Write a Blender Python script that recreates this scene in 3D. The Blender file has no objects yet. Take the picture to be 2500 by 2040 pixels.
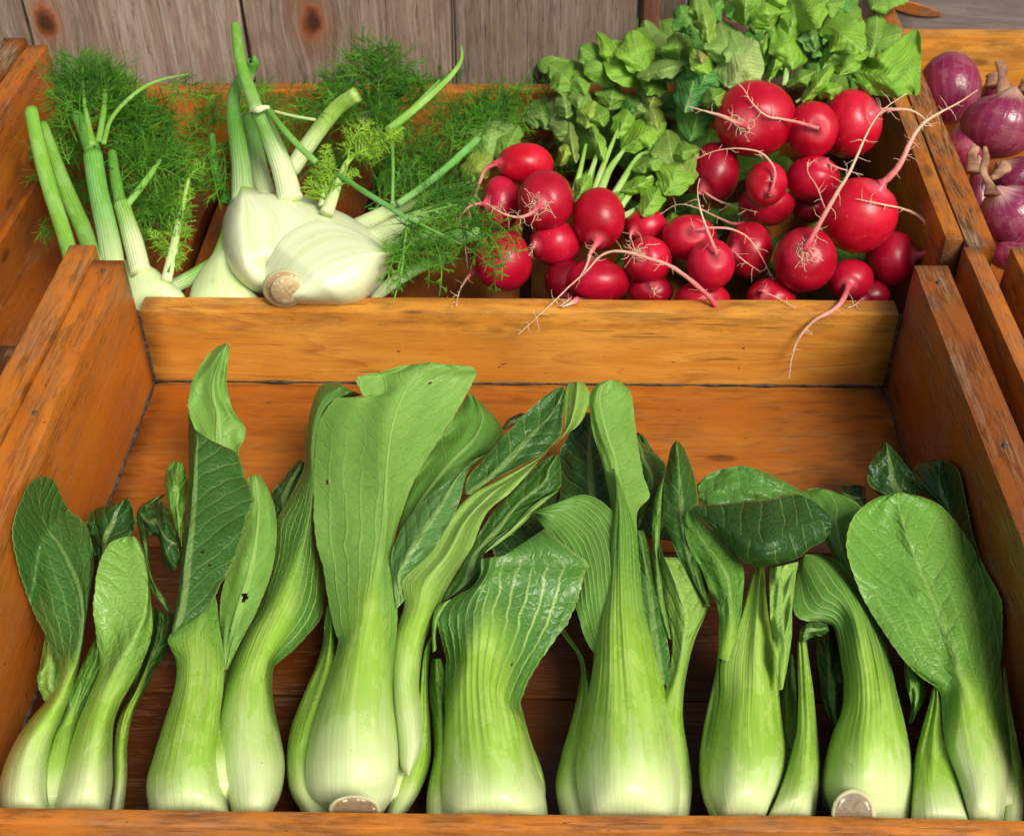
import bpy, math, random
import numpy as np
from mathutils import Vector, Matrix
SC=bpy.context.scene
COL=SC.collection
R=math.radians
# ------------------------------------------------------------------ camera
FPX=3059.3                     # focal length in pixels of the 2500 px wide photograph
CAM=np.array([0.019385,-0.665774,0.543707])
PITCH,YAW,ROLL=0.711851,-0.034537,-0.014487
cp,sp=math.cos(PITCH),math.sin(PITCH)
FW=np.array([math.sin(YAW)*cp,math.cos(YAW)*cp,-sp])
_rt=np.array([math.cos(YAW),-math.sin(YAW),0.0]); _up=np.cross(_rt,FW)
RT=math.cos(ROLL)*_rt+math.sin(ROLL)*_up
UP=-math.sin(ROLL)*_rt+math.cos(ROLL)*_up
cd=bpy.data.cameras.new('camera'); cam=bpy.data.objects.new('camera',cd); COL.objects.link(cam)
cd.sensor_width=36; cd.lens=FPX/2500*36; cd.clip_start=0.02; cd.clip_end=200
cam.matrix_world=Matrix(((RT[0],UP[0],-FW[0],CAM[0]),(RT[1],UP[1],-FW[1],CAM[1]),(RT[2],UP[2],-FW[2],CAM[2]),(0,0,0,1)))
cd.dof.use_dof=True; cd.dof.focus_distance=0.66; cd.dof.aperture_fstop=22
SC.camera=cam
# ------------------------------------------------------------------ light
SUN_EL,SUN_AZ=R(48),R(142)     # compass bearing of the light, clockwise from +Y (right and a little behind the camera)
w=bpy.data.worlds.new('World'); SC.world=w; w.use_nodes=True
nt=w.node_tree; nt.nodes.clear()
sky=nt.nodes.new('ShaderNodeTexSky'); sky.sky_type='NISHITA'; sky.sun_disc=False
sky.sun_elevation=SUN_EL; sky.sun_rotation=SUN_AZ; sky.air_density=1.3; sky.dust_density=4.0; sky.ozone_density=0.6
bg=nt.nodes.new('ShaderNodeBackground'); bg.inputs['Strength'].default_value=0.05
wo=nt.nodes.new('ShaderNodeOutputWorld'); nt.links.new(sky.outputs[0],bg.inputs[0]); nt.links.new(bg.outputs[0],wo.inputs[0])
sd=bpy.data.lights.new('sun','SUN'); sd.energy=1.5; sd.angle=R(24); sd.color=(1.0,0.96,0.9)
so=bpy.data.objects.new('sun',sd); COL.objects.link(so)
dv=Vector((math.sin(SUN_AZ)*math.cos(SUN_EL),math.cos(SUN_AZ)*math.cos(SUN_EL),math.sin(SUN_EL)))
so.rotation_euler=dv.to_track_quat('Z','Y').to_euler()
SC.view_settings.view_transform='Standard'; SC.view_settings.look='None'
SC.view_settings.exposure=1.27; SC.view_settings.gamma=1.0
# ------------------------------------------------------------------ helpers
def ray(u,v):
    return FW+RT*((u-1250.0)/FPX)+UP*((1020.0-v)/FPX)
def P(u,v,z):
    d=ray(u,v); t=(z-CAM[2])/d[2]; return CAM+t*d
def PY(u,v,y):
    d=ray(u,v); t=(y-CAM[1])/d[1]; return CAM+t*d
def Pv(u,v,z):                  # vectorised
    u=np.asarray(u,float);v=np.asarray(v,float);z=np.asarray(z,float)
    d=FW[None]+((u-1250)/FPX)[...,None].reshape(-1,1)*RT[None]+((1020-v)/FPX)[...,None].reshape(-1,1)*UP[None]
    t=((z.reshape(-1)-CAM[2])/d[:,2])[:,None]
    return CAM[None]+t*d, d/np.linalg.norm(d,axis=1)[:,None]
def depth(p): return float((np.asarray(p)-CAM)@FW)
def pxm(p): return depth(p)/FPX            # metres per photograph pixel at p
def meta(o,label=None,cat=None,group=None,kind=None):
    if label: o['label']=label
    if cat: o['category']=cat
    if group: o['group']=group
    if kind: o['kind']=kind
    return o
def thing(name,loc,label,cat,group=None):
    o=bpy.data.objects.new(name,None); o.empty_display_size=.02; COL.objects.link(o); o.location=[float(c) for c in loc]
    return meta(o,label,cat,group)
def mesh_obj(name,verts,faces,mat,parent=None,smooth=True,color=(1,1,1,1),loc=None):
    me=bpy.data.meshes.new(name)
    vs=np.asarray(verts,float)
    off=np.zeros(3)
    if parent is not None: off=np.array(parent.location)
    elif loc is not None: off=np.array(loc,float)
    vs=vs-off
    me.from_pydata(vs.tolist(),[],faces)
    me.materials.append(mat)
    if smooth: me.polygons.foreach_set('use_smooth',[True]*len(me.polygons))
    me.update()
    o=bpy.data.objects.new(name,me); COL.objects.link(o); o.color=color
    if parent is not None: o.parent=parent
    elif loc is not None: o.location=off.tolist()
    return o
class Noise:
    def __init__(s,seed,k=6):
        r=np.random.RandomState(seed); s.a=r.uniform(0,6.28,(k,)); s.f=r.uniform(.6,1.7,(k,2)); s.g=r.uniform(-1,1,(k,2))
        s.k=k
    def __call__(s,x,y,fx=1,fy=1):
        o=0
        for i in range(s.k): o=o+np.sin(s.a[i]+fx*x*s.f[i,0]*(1 if s.g[i,0]>0 else -1)+fy*y*s.f[i,1]+1.3*np.sin(s.a[i]*2+fy*y*.7*s.g[i,1]+fx*x*.6*s.g[i,0]))
        return o/s.k*1.4
def crm(A,n,arc=True):
    """Catmull-Rom resample rows A (k x d) to n rows; parameter = mean chord length"""
    A=np.asarray(A,float); k=len(A)
    Q=np.vstack([2*A[0]-A[1],A,2*A[-1]-A[-2]])
    x=np.linspace(0,k-1,n) if not arc else None
    if arc:
        dlen=np.linalg.norm(np.diff(A[:,2:4],axis=0),axis=1)+1e-6 if A.shape[1]>=4 else np.linalg.norm(np.diff(A,axis=0),axis=1)+1e-6
        cs=np.concatenate([[0],np.cumsum(dlen)]); x=np.interp(np.linspace(0,cs[-1],n),cs,np.arange(k))
    i=np.clip(np.floor(x).astype(int),0,k-2); f=(x-i)[:,None]
    p0,p1,p2,p3=Q[i],Q[i+1],Q[i+2],Q[i+3]
    out=.5*((2*p1)+(-p0+p2)*f+(2*p0-5*p1+4*p2-p3)*f*f+(-p0+3*p1-3*p2+p3)*f**3)
    return out,x/(k-1)
def sm(a,b,x):
    t=np.clip((x-a)/(b-a+1e-9),0,1); return t*t*(3-2*t)
SEED=[7]
def loft(name,rows,frame,zs,mat,parent,b0=.4,b1=.55,bt=.15,ruffle=.15,wob=.03,th=(.5,.05),n=64,m=30,color=(1,1,1,1),
         side=0.0,ribs=.0,holes=(),rnd=None,crease=.05,fan=.0,clampy=None,smin=0,pleat=0,cup=0,blister=0,ridge=0,clampx=False):
    """surface spanned between a traced left and right edge (frame coords), z heights in cm: zs=[(f,zm,zl,zr)...]"""
    SEED[0]+=1; N=Noise(SEED[0]); N2=Noise(SEED[0]+991)
    ox,oy,sc=frame
    A=[]
    for r in rows:
        if len(r)==4: A.append((r[0],r[1],(r[0]+r[2])/2,(r[1]+r[3])/2,r[2],r[3]))
        else: A.append(tuple(r))
    A,f=crm(A,n)
    A[:,0::2]=A[:,0::2]*sc+ox; A[:,1::2]=A[:,1::2]*sc+oy
    s=np.linspace(0,1,n)
    zf=[q[0] for q in zs]
    zm=np.interp(f,zf,[q[1] for q in zs]); zl=np.interp(f,zf,[q[2] for q in zs]); zr=np.interp(f,zf,[q[3] for q in zs])
    k=np.ones(9)/9
    def smooth1(a):
        if n<20: return a
        return np.convolve(np.pad(a,4,mode='edge'),k,mode='valid')
    zm,zl,zr=smooth1(zm),smooth1(zl),smooth1(zr)
    tau=np.linspace(-1,1,m); T=np.sin(tau*math.pi/2); T=.6*T+.4*tau
    S,TT=np.meshgrid(s,T,indexing='ij')
    blade=sm(b0,b1,S+bt*np.abs(TT)**1.5)
    wobv=(1+wob*blade*(N(S*14,TT*0+np.sign(TT)*3)+.45*N2(S*60,np.sign(TT)*5)+ .25*np.sin(S*230+np.sign(TT))))
    TW=TT*np.where(np.abs(TT)>.5,1+(wobv-1)*(np.abs(TT)-.5)*2,1)
    at=np.abs(TW)
    def col(i): return A[:,i][:,None]
    U=np.where(TW<0,col(2)+(col(0)-col(2))*at,col(2)+(col(4)-col(2))*at)
    V=np.where(TW<0,col(3)+(col(1)-col(3))*at,col(3)+(col(5)-col(3))*at)
    rr=1-blade if rnd is None else np.full_like(S,rnd)
    at1=np.clip(np.abs(TT),0,1)
    g=(1-rr)*(1-at1**1.5)+rr*np.sqrt(np.clip(1-at1**2,0,1))
    zme,zle,zre=zm[:,None],zl[:,None],zr[:,None]
    Z=np.where(TT<0,zle+(zme-zle)*g,zre+(zme-zre)*g)
    wid=np.hypot(A[:,4]-A[:,0],A[:,5]-A[:,1])
    Z=Z+ruffle*blade*(N2(S*7,TT*2.2)*(.35+.65*at1**2)+.55*N(S*20,TT*3)*at1**3+.3*N2(S*12,TT*6))
    if pleat:
        PN=.5+.5*np.tanh(2*N2(TT*0+np.floor(TT*4.5),3)); win=sm(.18,.45,S)*(1-sm(.62,.95,S))
        Z=Z+ridge*win*np.exp(-((np.mod(TT*6.0,1)-.5)/.2)**2)*(.55+.45*PN)*(1-sm(.85,1,np.abs(TT)))
        Z=Z+pleat*1.6*sm(.3,.6,S)*N(TT*4.2,S*2.5)
    if blister:
        bs=SEED[0]; rb=np.random.RandomState(bs)
        for _ in range(26):
            cs_,ct_=rb.normal(.60,.10),rb.choice([-1,1])*abs(rb.normal(.26,.14)); w1=rb.uniform(.018,.04)
            Z=Z+blister*rb.uniform(.4,1)*np.exp(-((S-cs_)/w1)**2-((TT-ct_)/(w1*4.2))**2)
    if cup: Z=Z+cup*blade*(at1**2.2)*(.6+.4*N(S*5,np.sign(TT)))
    if ribs: Z=Z+ribs*(1-blade*.6)*N2(TT*9,S*1.5)*(1-at1**4)*sm(0.0,.35,S)
    Z=Z+.035*(1-blade)*N(S*9,TT*3)
    if clampx:                 # lie against the side boards of the crate
        d_=FW[None]+((U.ravel()-1250)/FPX)[:,None]*RT[None]+((1020-V.ravel())/FPX)[:,None]*UP[None]
        for xp in (-.2478,.2485):
            t_=(xp-CAM[0])/d_[:,0]; zp=(CAM[2]+t_*d_[:,2]).reshape(n,m)*100; hit=(t_.reshape(n,m)>0)&(zp<10.5)
            lo=zp+.15+.12*N(S*6,TT*2); Z=np.where(hit,np.maximum(Z,lo),Z)
    if clampy is not None:      # rest against the inside of the front board instead of passing through it
        d_=FW[None]+((U.ravel()-1250)/FPX)[:,None]*RT[None]+((1020-V.ravel())/FPX)[:,None]*UP[None]
        zc=(CAM[2]+(clampy-CAM[1])/d_[:,1]*d_[:,2]).reshape(n,m)*100
        x_=(zc-.12-Z)/.45; Z=zc-.12-.45*np.logaddexp(0,x_)
    pts,dirs=Pv(U.ravel(),V.ravel(),Z.ravel()/100)
    # metric coordinates
    G=pts.reshape(n,m,3); mid=G[:,m//2]; ln=np.concatenate([[0],np.cumsum(np.linalg.norm(np.diff(mid,axis=0),axis=1))])
    X=np.concatenate([np.zeros((n,1)),np.cumsum(np.linalg.norm(np.diff(G,axis=1),axis=2),axis=1)],axis=1); X=X-X[:,m//2][:,None]
    if crease:
        amp=crease*(.4+.6*(1-S))*blade*(1 if side<.5 else -1)
        pts=pts-dirs*((amp/100*np.exp(-(X/.0022)**2)).reshape(-1,1))
    thick=(th[0]*(1-blade)*np.sqrt(np.clip(1-at1**2,0,1))+th[1])/100
    thick=thick*np.minimum(1,(wid[:,None]*.00022*30+.1))
    bp=pts+dirs*thick.reshape(-1,1)
    verts=np.vstack([pts,bp]); nm=n*m
    faces=[]; fl=[]
    hs=[(hs_,ht_,hr_) for hs_,ht_,hr_ in holes]
    Lm=ln[:,None]+0*X
    hx=[(np.interp(a,s,ln),b*np.max(X[int(a*(n-1))]) if b>0 else -b*np.min(X[int(a*(n-1))]),c/1000) for a,b,c in hs]
    for i in range(n-1):
        for j in range(m-1):
            a=i*m+j; b=a+1; c=a+m+1; d=a+m
            if hx:
                cx=(X[i,j]+X[i+1,j+1])/2; cy=(ln[i]+ln[i+1])/2
                if any((cx-p[1])**2+(cy-p[0])**2<p[2]**2 for p in hx): continue
            faces.append((a,b,c,d)); faces.append((a+nm,d+nm,c+nm,b+nm))
    for i in range(n-1):
        a=i*m; d=a+m; faces.append((a,d,d+nm,a+nm)); a=i*m+m-1; d=a+m; faces.append((d,a,a+nm,d+nm))
    for j in range(m-1):
        a=j;b=j+1; faces.append((b,a,a+nm,b+nm)); a=(n-1)*m+j; b=a+1; faces.append((a,b,b+nm,a+nm))
    o=mesh_obj(name,verts,faces,mat,parent,color=color)
    me=o.data
    ca=me.color_attributes.new('mask','FLOAT_COLOR','POINT')
    arr=np.ones((2*nm,4)); arr[:nm,0]=blade.ravel(); arr[nm:,0]=blade.ravel(); arr[:nm,1]=side; arr[nm:,1]=1-side
    S2=smin+(1-smin)*S; arr[:nm,2]=S2.ravel(); arr[nm:,2]=S2.ravel(); arr[:,3]=fan; ca.data.foreach_set('color',arr.ravel())
    at_=me.attributes.new('leafco','FLOAT_VECTOR','POINT')
    co=np.zeros((2*nm,3)); co[:nm,0]=X.ravel()*100; co[nm:,0]=X.ravel()*100; co[:nm,1]=Lm.ravel()*100; co[nm:,1]=Lm.ravel()*100
    co[:nm,2]=TT.ravel(); co[nm:,2]=TT.ravel(); at_.data.foreach_set('vector',co.ravel())
    return o
def tube_geo(pts,rad,k=8,cap=True,flat=1.0):
    """pts (n,3) world, rad (n,) metres -> verts, faces"""
    pts=np.asarray(pts,float); n=len(pts); T=np.gradient(pts,axis=0); T/=np.linalg.norm(T,axis=1)[:,None]+1e-12
    ref=FW if abs(T[0]@FW)<.9 else UP
    vs=[];fs=[]
    for i in range(n):
        a=np.cross(T[i],ref); a/=np.linalg.norm(a)+1e-12; b=np.cross(a,T[i]); ref=b
        for j in range(k):
            th=2*math.pi*j/k; vs.append(pts[i]+rad[i]*(math.cos(th)*a+flat*math.sin(th)*b))
    for i in range(n-1):
        for j in range(k):
            q=(j+1)%k; fs.append((i*k+j,i*k+q,(i+1)*k+q,(i+1)*k+j))
    if cap: fs.append(tuple(range(k))[::-1]); fs.append(tuple((n-1)*k+j for j in range(k)))
    return vs,fs
def crm3(pts,n):
    pts=np.asarray(pts,float)
    if len(pts)==2: 
        t=np.linspace(0,1,n)[:,None]; return pts[0]*(1-t)+pts[1]*t
    out,_=crm(pts if pts.shape[1]!=4 else pts,n); return out
def tube(name,pts,frame,mat,parent,n=26,k=16,color=(1,1,1,1),flat=.8,cap=True,band=(0,1),wave=0):
    """pts: (x,y,zcm,r) in frame px"""
    ox,oy,sc=frame; A=np.array(pts,float); ctrl=[]
    for x,y,z,r in A:
        p=P(x*sc+ox,y*sc+oy,z/100); ctrl.append([*p,r*sc*pxm(p)])
    ctrl=np.array(ctrl)
    if len(ctrl)==2: t=np.linspace(0,1,n)[:,None]; C=ctrl[0]*(1-t)+ctrl[1]*t
    else:
        L=np.concatenate([[0],np.cumsum(np.linalg.norm(np.diff(ctrl[:,:3],axis=0),axis=1))])
        x=np.interp(np.linspace(0,L[-1],n),L,np.arange(len(ctrl))); Q=np.vstack([2*ctrl[0]-ctrl[1],ctrl,2*ctrl[-1]-ctrl[-2]])
        i=np.clip(np.floor(x).astype(int),0,len(ctrl)-2); f=(x-i)[:,None]; p0,p1,p2,p3=Q[i],Q[i+1],Q[i+2],Q[i+3]
        C=.5*((2*p1)+(-p0+p2)*f+(2*p0-5*p1+4*p2-p3)*f*f+(-p0+3*p1-3*p2+p3)*f**3)
    rad=np.maximum(C[:,3],1e-4)
    if wave:
        SEED[0]+=1; N=Noise(SEED[0]); rad=rad*(1+wave*N(np.linspace(0,1,n)*12,0))
    vs,fs=tube_geo(C[:,:3],rad,k,cap,flat)
    o=mesh_obj(name,vs,fs,mat,parent,color=color)
    me=o.data; L=np.concatenate([[0],np.cumsum(np.linalg.norm(np.diff(C[:,:3],axis=0),axis=1))])
    at_=me.attributes.new('leafco','FLOAT_VECTOR','POINT'); co=np.zeros((n*k,3))
    th=np.tile(np.arange(k)/k,n); co[:,2]=np.abs(th*2-1)*2-1; co[:,0]=co[:,2]*np.repeat(rad,k)*150; co[:,1]=np.repeat(L*100,k); at_.data.foreach_set('vector',co.ravel())
    ca=me.color_attributes.new('mask','FLOAT_COLOR','POINT'); arr=np.ones((n*k,4)); ss=np.repeat(np.linspace(0,1,n),k)
    arr[:,0]=band[0]+(band[1]-band[0])*ss; arr[:,1]=0; arr[:,2]=ss; ca.data.foreach_set('color',arr.ravel())
    return o
# ------------------------------------------------------------------ materials
class NT:
    def __init__(s,name):
        s.m=bpy.data.materials.new(name); s.m.use_nodes=True; s.t=s.m.node_tree; s.t.nodes.clear()
        s.out=s.n('ShaderNodeOutputMaterial')
    def n(s,ty,**kw):
        x=s.t.nodes.new(ty)
        for k,v in kw.items(): setattr(x,k,v)
        return x
    def l(s,a,b): s.t.links.new(a,b)
    def val(s,inp,v):
        if v is None: return
        if hasattr(v,'is_output') or isinstance(v,bpy.types.NodeSocket): s.l(v,inp)
        else: inp.default_value=v
    def math(s,op,a,b=None,c=None,clamp=False):
        x=s.n('ShaderNodeMath',operation=op); x.use_clamp=clamp; s.val(x.inputs[0],a); s.val(x.inputs[1],b)
        if c is not None: s.val(x.inputs[2],c)
        return x.outputs[0]
    def vmath(s,op,a,b=None):
        x=s.n('ShaderNodeVectorMath',operation=op); s.val(x.inputs[0],a); s.val(x.inputs[1],b); return x.outputs[0]
    def mix(s,f,a,b,mode='MIX'):
        x=s.n('ShaderNodeMix',data_type='RGBA',blend_type=mode); s.val(x.inputs[0],f)
        for i,v in ((6,a),(7,b)):
            if isinstance(v,tuple) and len(v)==3: v=(*v,1)
            s.val(x.inputs[i],v)
        return x.outputs[2]
    def noise(s,vec,scale=5,detail=4,rough=.55,dist=0,dim='3D'):
        x=s.n('ShaderNodeTexNoise',noise_dimensions=dim); s.val(x.inputs['Vector'],vec); x.inputs['Scale'].default_value=scale
        x.inputs['Detail'].default_value=detail; x.inputs['Roughness'].default_value=rough; x.inputs['Distortion'].default_value=dist
        return x.outputs[0]
    def vor(s,vec,scale=5,feat='DISTANCE_TO_EDGE',rand=1):
        x=s.n('ShaderNodeTexVoronoi',feature=feat); s.val(x.inputs['Vector'],vec); x.inputs['Scale'].default_value=scale; x.inputs['Randomness'].default_value=rand
        return x.outputs[0]
    def map(s,vec,scale=(1,1,1),loc=(0,0,0)):
        x=s.n('ShaderNodeMapping'); s.val(x.inputs[0],vec); x.inputs['Scale'].default_value=scale; x.inputs['Location'].default_value=loc; return x.outputs[0]
    def ramp(s,f,stops,interp='LINEAR'):
        x=s.n('ShaderNodeValToRGB'); s.val(x.inputs[0],f); cr=x.color_ramp; cr.interpolation=interp
        while len(cr.elements)<len(stops): cr.elements.new(.5)
        for e,(p,c) in zip(cr.elements,stops):
            e.position=p; e.color=(*c,1) if isinstance(c,tuple) else (c,c,c,1)
        return x.outputs[0]
    def ss(s,a,b,x):
        n=s.n('ShaderNodeMapRange',interpolation_type='SMOOTHSTEP'); s.val(n.inputs[0],x); s.val(n.inputs[1],a); s.val(n.inputs[2],b)
        return n.outputs[0]
    def sep(s,v):
        x=s.n('ShaderNodeSeparateXYZ'); s.l(v,x.inputs[0]); return x.outputs
    def comb(s,a,b,c):
        x=s.n('ShaderNodeCombineXYZ'); s.val(x.inputs[0],a); s.val(x.inputs[1],b); s.val(x.inputs[2],c); return x.outputs[0]
    def attr(s,name): return s.n('ShaderNodeAttribute',attribute_name=name)
    def bump(s,h,strength=.3,dist=.001,normal=None):
        x=s.n('ShaderNodeBump'); x.inputs['Strength'].default_value=strength; x.inputs['Distance'].default_value=dist; s.l(h,x.inputs['Height'])
        if normal is not None: s.l(normal,x.inputs['Normal'])
        return x.outputs[0]
    def bsdf(s,color,rough=.5,normal=None,spec=.5,sub=0,subr=(.01,.01,.005),trans=0,transcol=None,coat=0,coatr=.2):
        b=s.n('ShaderNodeBsdfPrincipled'); s.val(b.inputs['Base Color'],(*color,1) if isinstance(color,tuple) and len(color)==3 else color)
        s.val(b.inputs['Roughness'],rough); b.inputs['Specular IOR Level'].default_value=spec
        if normal is not None: s.l(normal,b.inputs['Normal'])
        if sub: b.inputs['Subsurface Weight'].default_value=sub; b.inputs['Subsurface Radius'].default_value=subr; b.inputs['Subsurface Scale'].default_value=.6
        if coat: b.inputs['Coat Weight'].default_value=coat; b.inputs['Coat Roughness'].default_value=coatr
        sh=b.outputs[0]
        if trans:
            t=s.n('ShaderNodeBsdfTranslucent'); s.val(t.inputs[0],transcol if transcol is not None else color)
            mx=s.n('ShaderNodeMixShader'); s.val(mx.inputs[0],trans); s.l(sh,mx.inputs[1]); s.l(t.outputs[0],mx.inputs[2]); sh=mx.outputs[0]
        s.l(sh,s.out.inputs[0]); return s.m

def mat_leaf():
    """bok choy leaf: pale ribbed stalk running into a veined blade; object colour tints the blade, its alpha is how dark-glossy it is"""
    t=NT('bok_choy_leaf'); oi=t.n('ShaderNodeObjectInfo'); a=t.attr('mask'); c=t.n('ShaderNodeSeparateColor'); t.l(a.outputs['Color'],c.inputs[0])
    blade,side,s=c.outputs; co=t.attr('leafco').outputs['Vector']; x,y,tt=t.sep(co)
    rnd=t.math('MULTIPLY',oi.outputs['Random'],37.0)
    cox=t.comb(x,y,rnd)
    wn=t.noise(cox,.55,2,.5); wn=t.math('SUBTRACT',wn,.5)
    ax=t.math('ABSOLUTE',x); at=t.math('ABSOLUTE',tt)
    sg=t.math('MULTIPLY',t.math('SIGN',x),.27)
    # side veins leave the midrib at a low angle and bend outwards
    fan=a.outputs['Alpha']; hasmid=t.math('GREATER_THAN',fan,-.5)
    bend=t.math('MULTIPLY',t.math('MULTIPLY',t.math('POWER',ax,.8),-1.35),hasmid)
    q=t.math('ADD',t.math('ADD',t.math('MULTIPLY',y,1.0),bend),t.math('MULTIPLY',wn,1.1))
    q=t.math('ADD',t.math('MULTIPLY',q,.78),sg)
    fr=t.math('ABSOLUTE',t.math('SUBTRACT',t.math('FRACT',q),.5))
    ff_=t.ss(1.1,1.3,fan); keep=t.math('SUBTRACT',1.0,t.math('MULTIPLY',ff_,.85))
    vn=t.math('MULTIPLY',keep,t.math('SUBTRACT',1.0,t.ss(0.0,.055,fr))); vnw=t.math('MULTIPLY',keep,t.math('SUBTRACT',1.0,t.ss(0.0,.30,fr)))
    # secondary veins branch the other way
    q2=t.math('ADD',t.math('ADD',t.math('MULTIPLY',y,.9),t.math('MULTIPLY',ax,.9)),t.math('MULTIPLY',t.noise(cox,1.3,2,.5),2.6))
    fr2=t.math('ABSOLUTE',t.math('SUBTRACT',t.math('FRACT',t.math('MULTIPLY',q2,1.15)),.5)); v2=t.math('SUBTRACT',1.0,t.ss(0.0,.045,fr2))
    warp=t.vmath('ADD',cox,t.comb(t.math('MULTIPLY',wn,.9),t.math('MULTIPLY',t.noise(cox,1.7,1,.5),.5),0.0))
    net=t.vor(warp,2.3); netl=t.math('SUBTRACT',1.0,t.ss(0.0,.05,net))
    mw=t.math('ADD',.05,t.math('MULTIPLY',t.math('SUBTRACT',1.0,s),.34))
    mid=t.math('SUBTRACT',1.0,t.ss(t.math('MULTIPLY',mw,.45),mw,ax))
    # ribs of the stalk fan out into the blade
    rib=t.ss(.35,.72,t.noise(t.comb(t.math('MULTIPLY',tt,15.0),t.math('MULTIPLY',y,.10),rnd),1.0,4,.6))
    ribfade=t.math('MULTIPLY',t.ss(.22,.5,s),t.math('SUBTRACT',1.0,t.ss(.35,1.0,blade)))
    vein=t.math('MAXIMUM',t.math('MAXIMUM',t.math('MULTIPLY',vn,.75),t.math('MULTIPLY',v2,.22)),t.math('MULTIPLY',netl,.2))
    fc=t.math('MULTIPLY',t.math('ADD',tt,t.math('MULTIPLY',wn,.16)),t.math('ADD',4.5,t.math('MULTIPLY',ff_,1.5)))
    ff=t.math('ABSOLUTE',t.math('SUBTRACT',t.math('FRACT',fc),.5)); fl=t.math('SUBTRACT',1.0,t.ss(0.02,.13,ff))
    fl=t.math('MULTIPLY',t.math('MULTIPLY',fl,t.math('MAXIMUM',fan,0.0),clamp=True),t.math('MULTIPLY',t.math('SUBTRACT',1.0,t.ss(t.math('ADD',.55,t.math('MULTIPLY',ff_,.25)),t.math('ADD',.92,t.math('MULTIPLY',ff_,.13)),s)),t.math('SUBTRACT',1.0,t.ss(.82,.95,at))))
    vein=t.math('MAXIMUM',vein,fl); mid=t.math('MULTIPLY',t.math('MULTIPLY',mid,hasmid),keep)
    vein=t.math('MAXIMUM',vein,mid); vein=t.math('MULTIPLY',vein,blade,clamp=True)
    big=t.noise(cox,.35,3,.6); fine=t.noise(cox,7,3,.6)
    bc=oi.outputs['Color']
    bcol=t.mix(t.math('MULTIPLY',t.ss(.3,.7,big),.45),bc,t.mix(1.0,bc,(.72,.86,.62),'MULTIPLY'))
    bcol=t.mix(t.math('MULTIPLY',fine,.25),bcol,t.mix(1.0,bcol,(1.25,1.15,1.0),'MULTIPLY'))
    edge=t.ss(.93,1.0,at); bcol=t.mix(t.math('MULTIPLY',edge,.45),bcol,(.30,.42,.10))
    vcol=t.mix(t.math('ADD',.28,t.math('MULTIPLY',ff_,.25)),bcol,(.50,.68,.20))
    bcol=t.mix(vein,bcol,vcol)
    net2=t.vor(t.vmath('ADD',t.map(cox,(1,1,1)),t.comb(t.math('MULTIPLY',wn,1.6),wn,0.0)),1.35); nl2=t.math('SUBTRACT',1.0,t.ss(.004,.035,net2))
    bcol=t.mix(t.math('MULTIPLY',t.math('MULTIPLY',nl2,side),t.math('SUBTRACT',.42,t.math('MULTIPLY',vein,.4)),clamp=True),bcol,t.mix(1.0,bcol,(.45,.6,.4),'MULTIPLY'))
    dkp=t.noise(cox,.22,2,.5); bcol=t.mix(t.math('MULTIPLY',t.ss(.45,.7,dkp),.35),bcol,t.mix(1.0,bcol,(.62,.74,.55),'MULTIPLY'))
    # stalk colours: white at the foot, fresh green above, powdery bloom rubbed off in wet patches
    streak=t.noise(t.comb(t.math('MULTIPLY',tt,6.0),t.math('MULTIPLY',y,.16),rnd),1.0,3,.5)
    foot=t.ss(0.02,.34,t.math('ADD',s,t.math('MULTIPLY',t.math('SUBTRACT',streak,.5),.35)))
    pc=t.mix(foot,(.62,.70,.33),(.30,.50,.06))
    pc=t.mix(t.math('MULTIPLY',t.ss(.35,.75,streak),.55),pc,t.mix(foot,(.74,.80,.48),(.46,.64,.15)))
    wet=t.noise(t.comb(t.math('MULTIPLY',x,.75),t.math('MULTIPLY',y,.42),rnd),1.0,5,.62,.6)
    wm=t.math('MULTIPLY',t.ss(.50,.525,wet),t.math('MULTIPLY',t.ss(.10,.25,s),t.math('SUBTRACT',1.0,t.ss(.55,.8,blade))))
    pc=t.mix(t.math('MULTIPLY',wm,.6),pc,t.mix(1.0,pc,(.74,.86,.42),'MULTIPLY'))
    pc=t.mix(t.math('MULTIPLY',ribfade,t.math('MULTIPLY',rib,.34)),pc,t.mix(1.0,pc,(1.35,1.25,1.5),'MULTIPLY'))
    dirt=t.noise(t.comb(x,y,rnd),1.9,6,.7); dm=t.math('MULTIPLY',t.ss(.66,.76,dirt),t.math('SUBTRACT',1.0,t.ss(.0,.12,s)))
    pc=t.mix(t.math('MULTIPLY',dm,.5),pc,(.22,.17,.07))
    sl=t.noise(t.comb(t.math('MULTIPLY',x,3.0),t.math('MULTIPLY',y,1.1),rnd),2.0,3,.7)
    col=t.mix(blade,pc,bcol)
    speck=t.ss(.735,.76,t.noise(cox,4.2,2,.5)); col=t.mix(t.math('MULTIPLY',speck,.35),col,(.10,.10,.03))
    sdf=t.math('SUBTRACT',1.0,t.math('MULTIPLY',side,.72)); h=t.math('MULTIPLY',sdf,t.math('ADD',t.math('MULTIPLY',t.math('MULTIPLY',vnw,-.8),blade),t.math('MULTIPLY',t.math('MULTIPLY',t.ss(0,.22,net),.36),blade)))
    h=t.math('ADD',h,t.math('MULTIPLY',vein,t.math('SUBTRACT',t.math('MULTIPLY',side,1.4),.2)))
    h=t.math('ADD',h,t.math('MULTIPLY',big,1.6)); h=t.math('ADD',h,t.math('MULTIPLY',t.math('MULTIPLY',fan,fl),.7)) if False else h
    h=t.math('ADD',h,t.math('MULTIPLY',ribfade,t.math('MULTIPLY',rib,.5)))
    h=t.math('ADD',h,t.math('MULTIPLY',t.math('SUBTRACT',1.0,blade),t.math('ADD',t.math('MULTIPLY',streak,.8),t.math('MULTIPLY',rib,.12))))
    nm=t.bump(h,.55,.0011)
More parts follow.
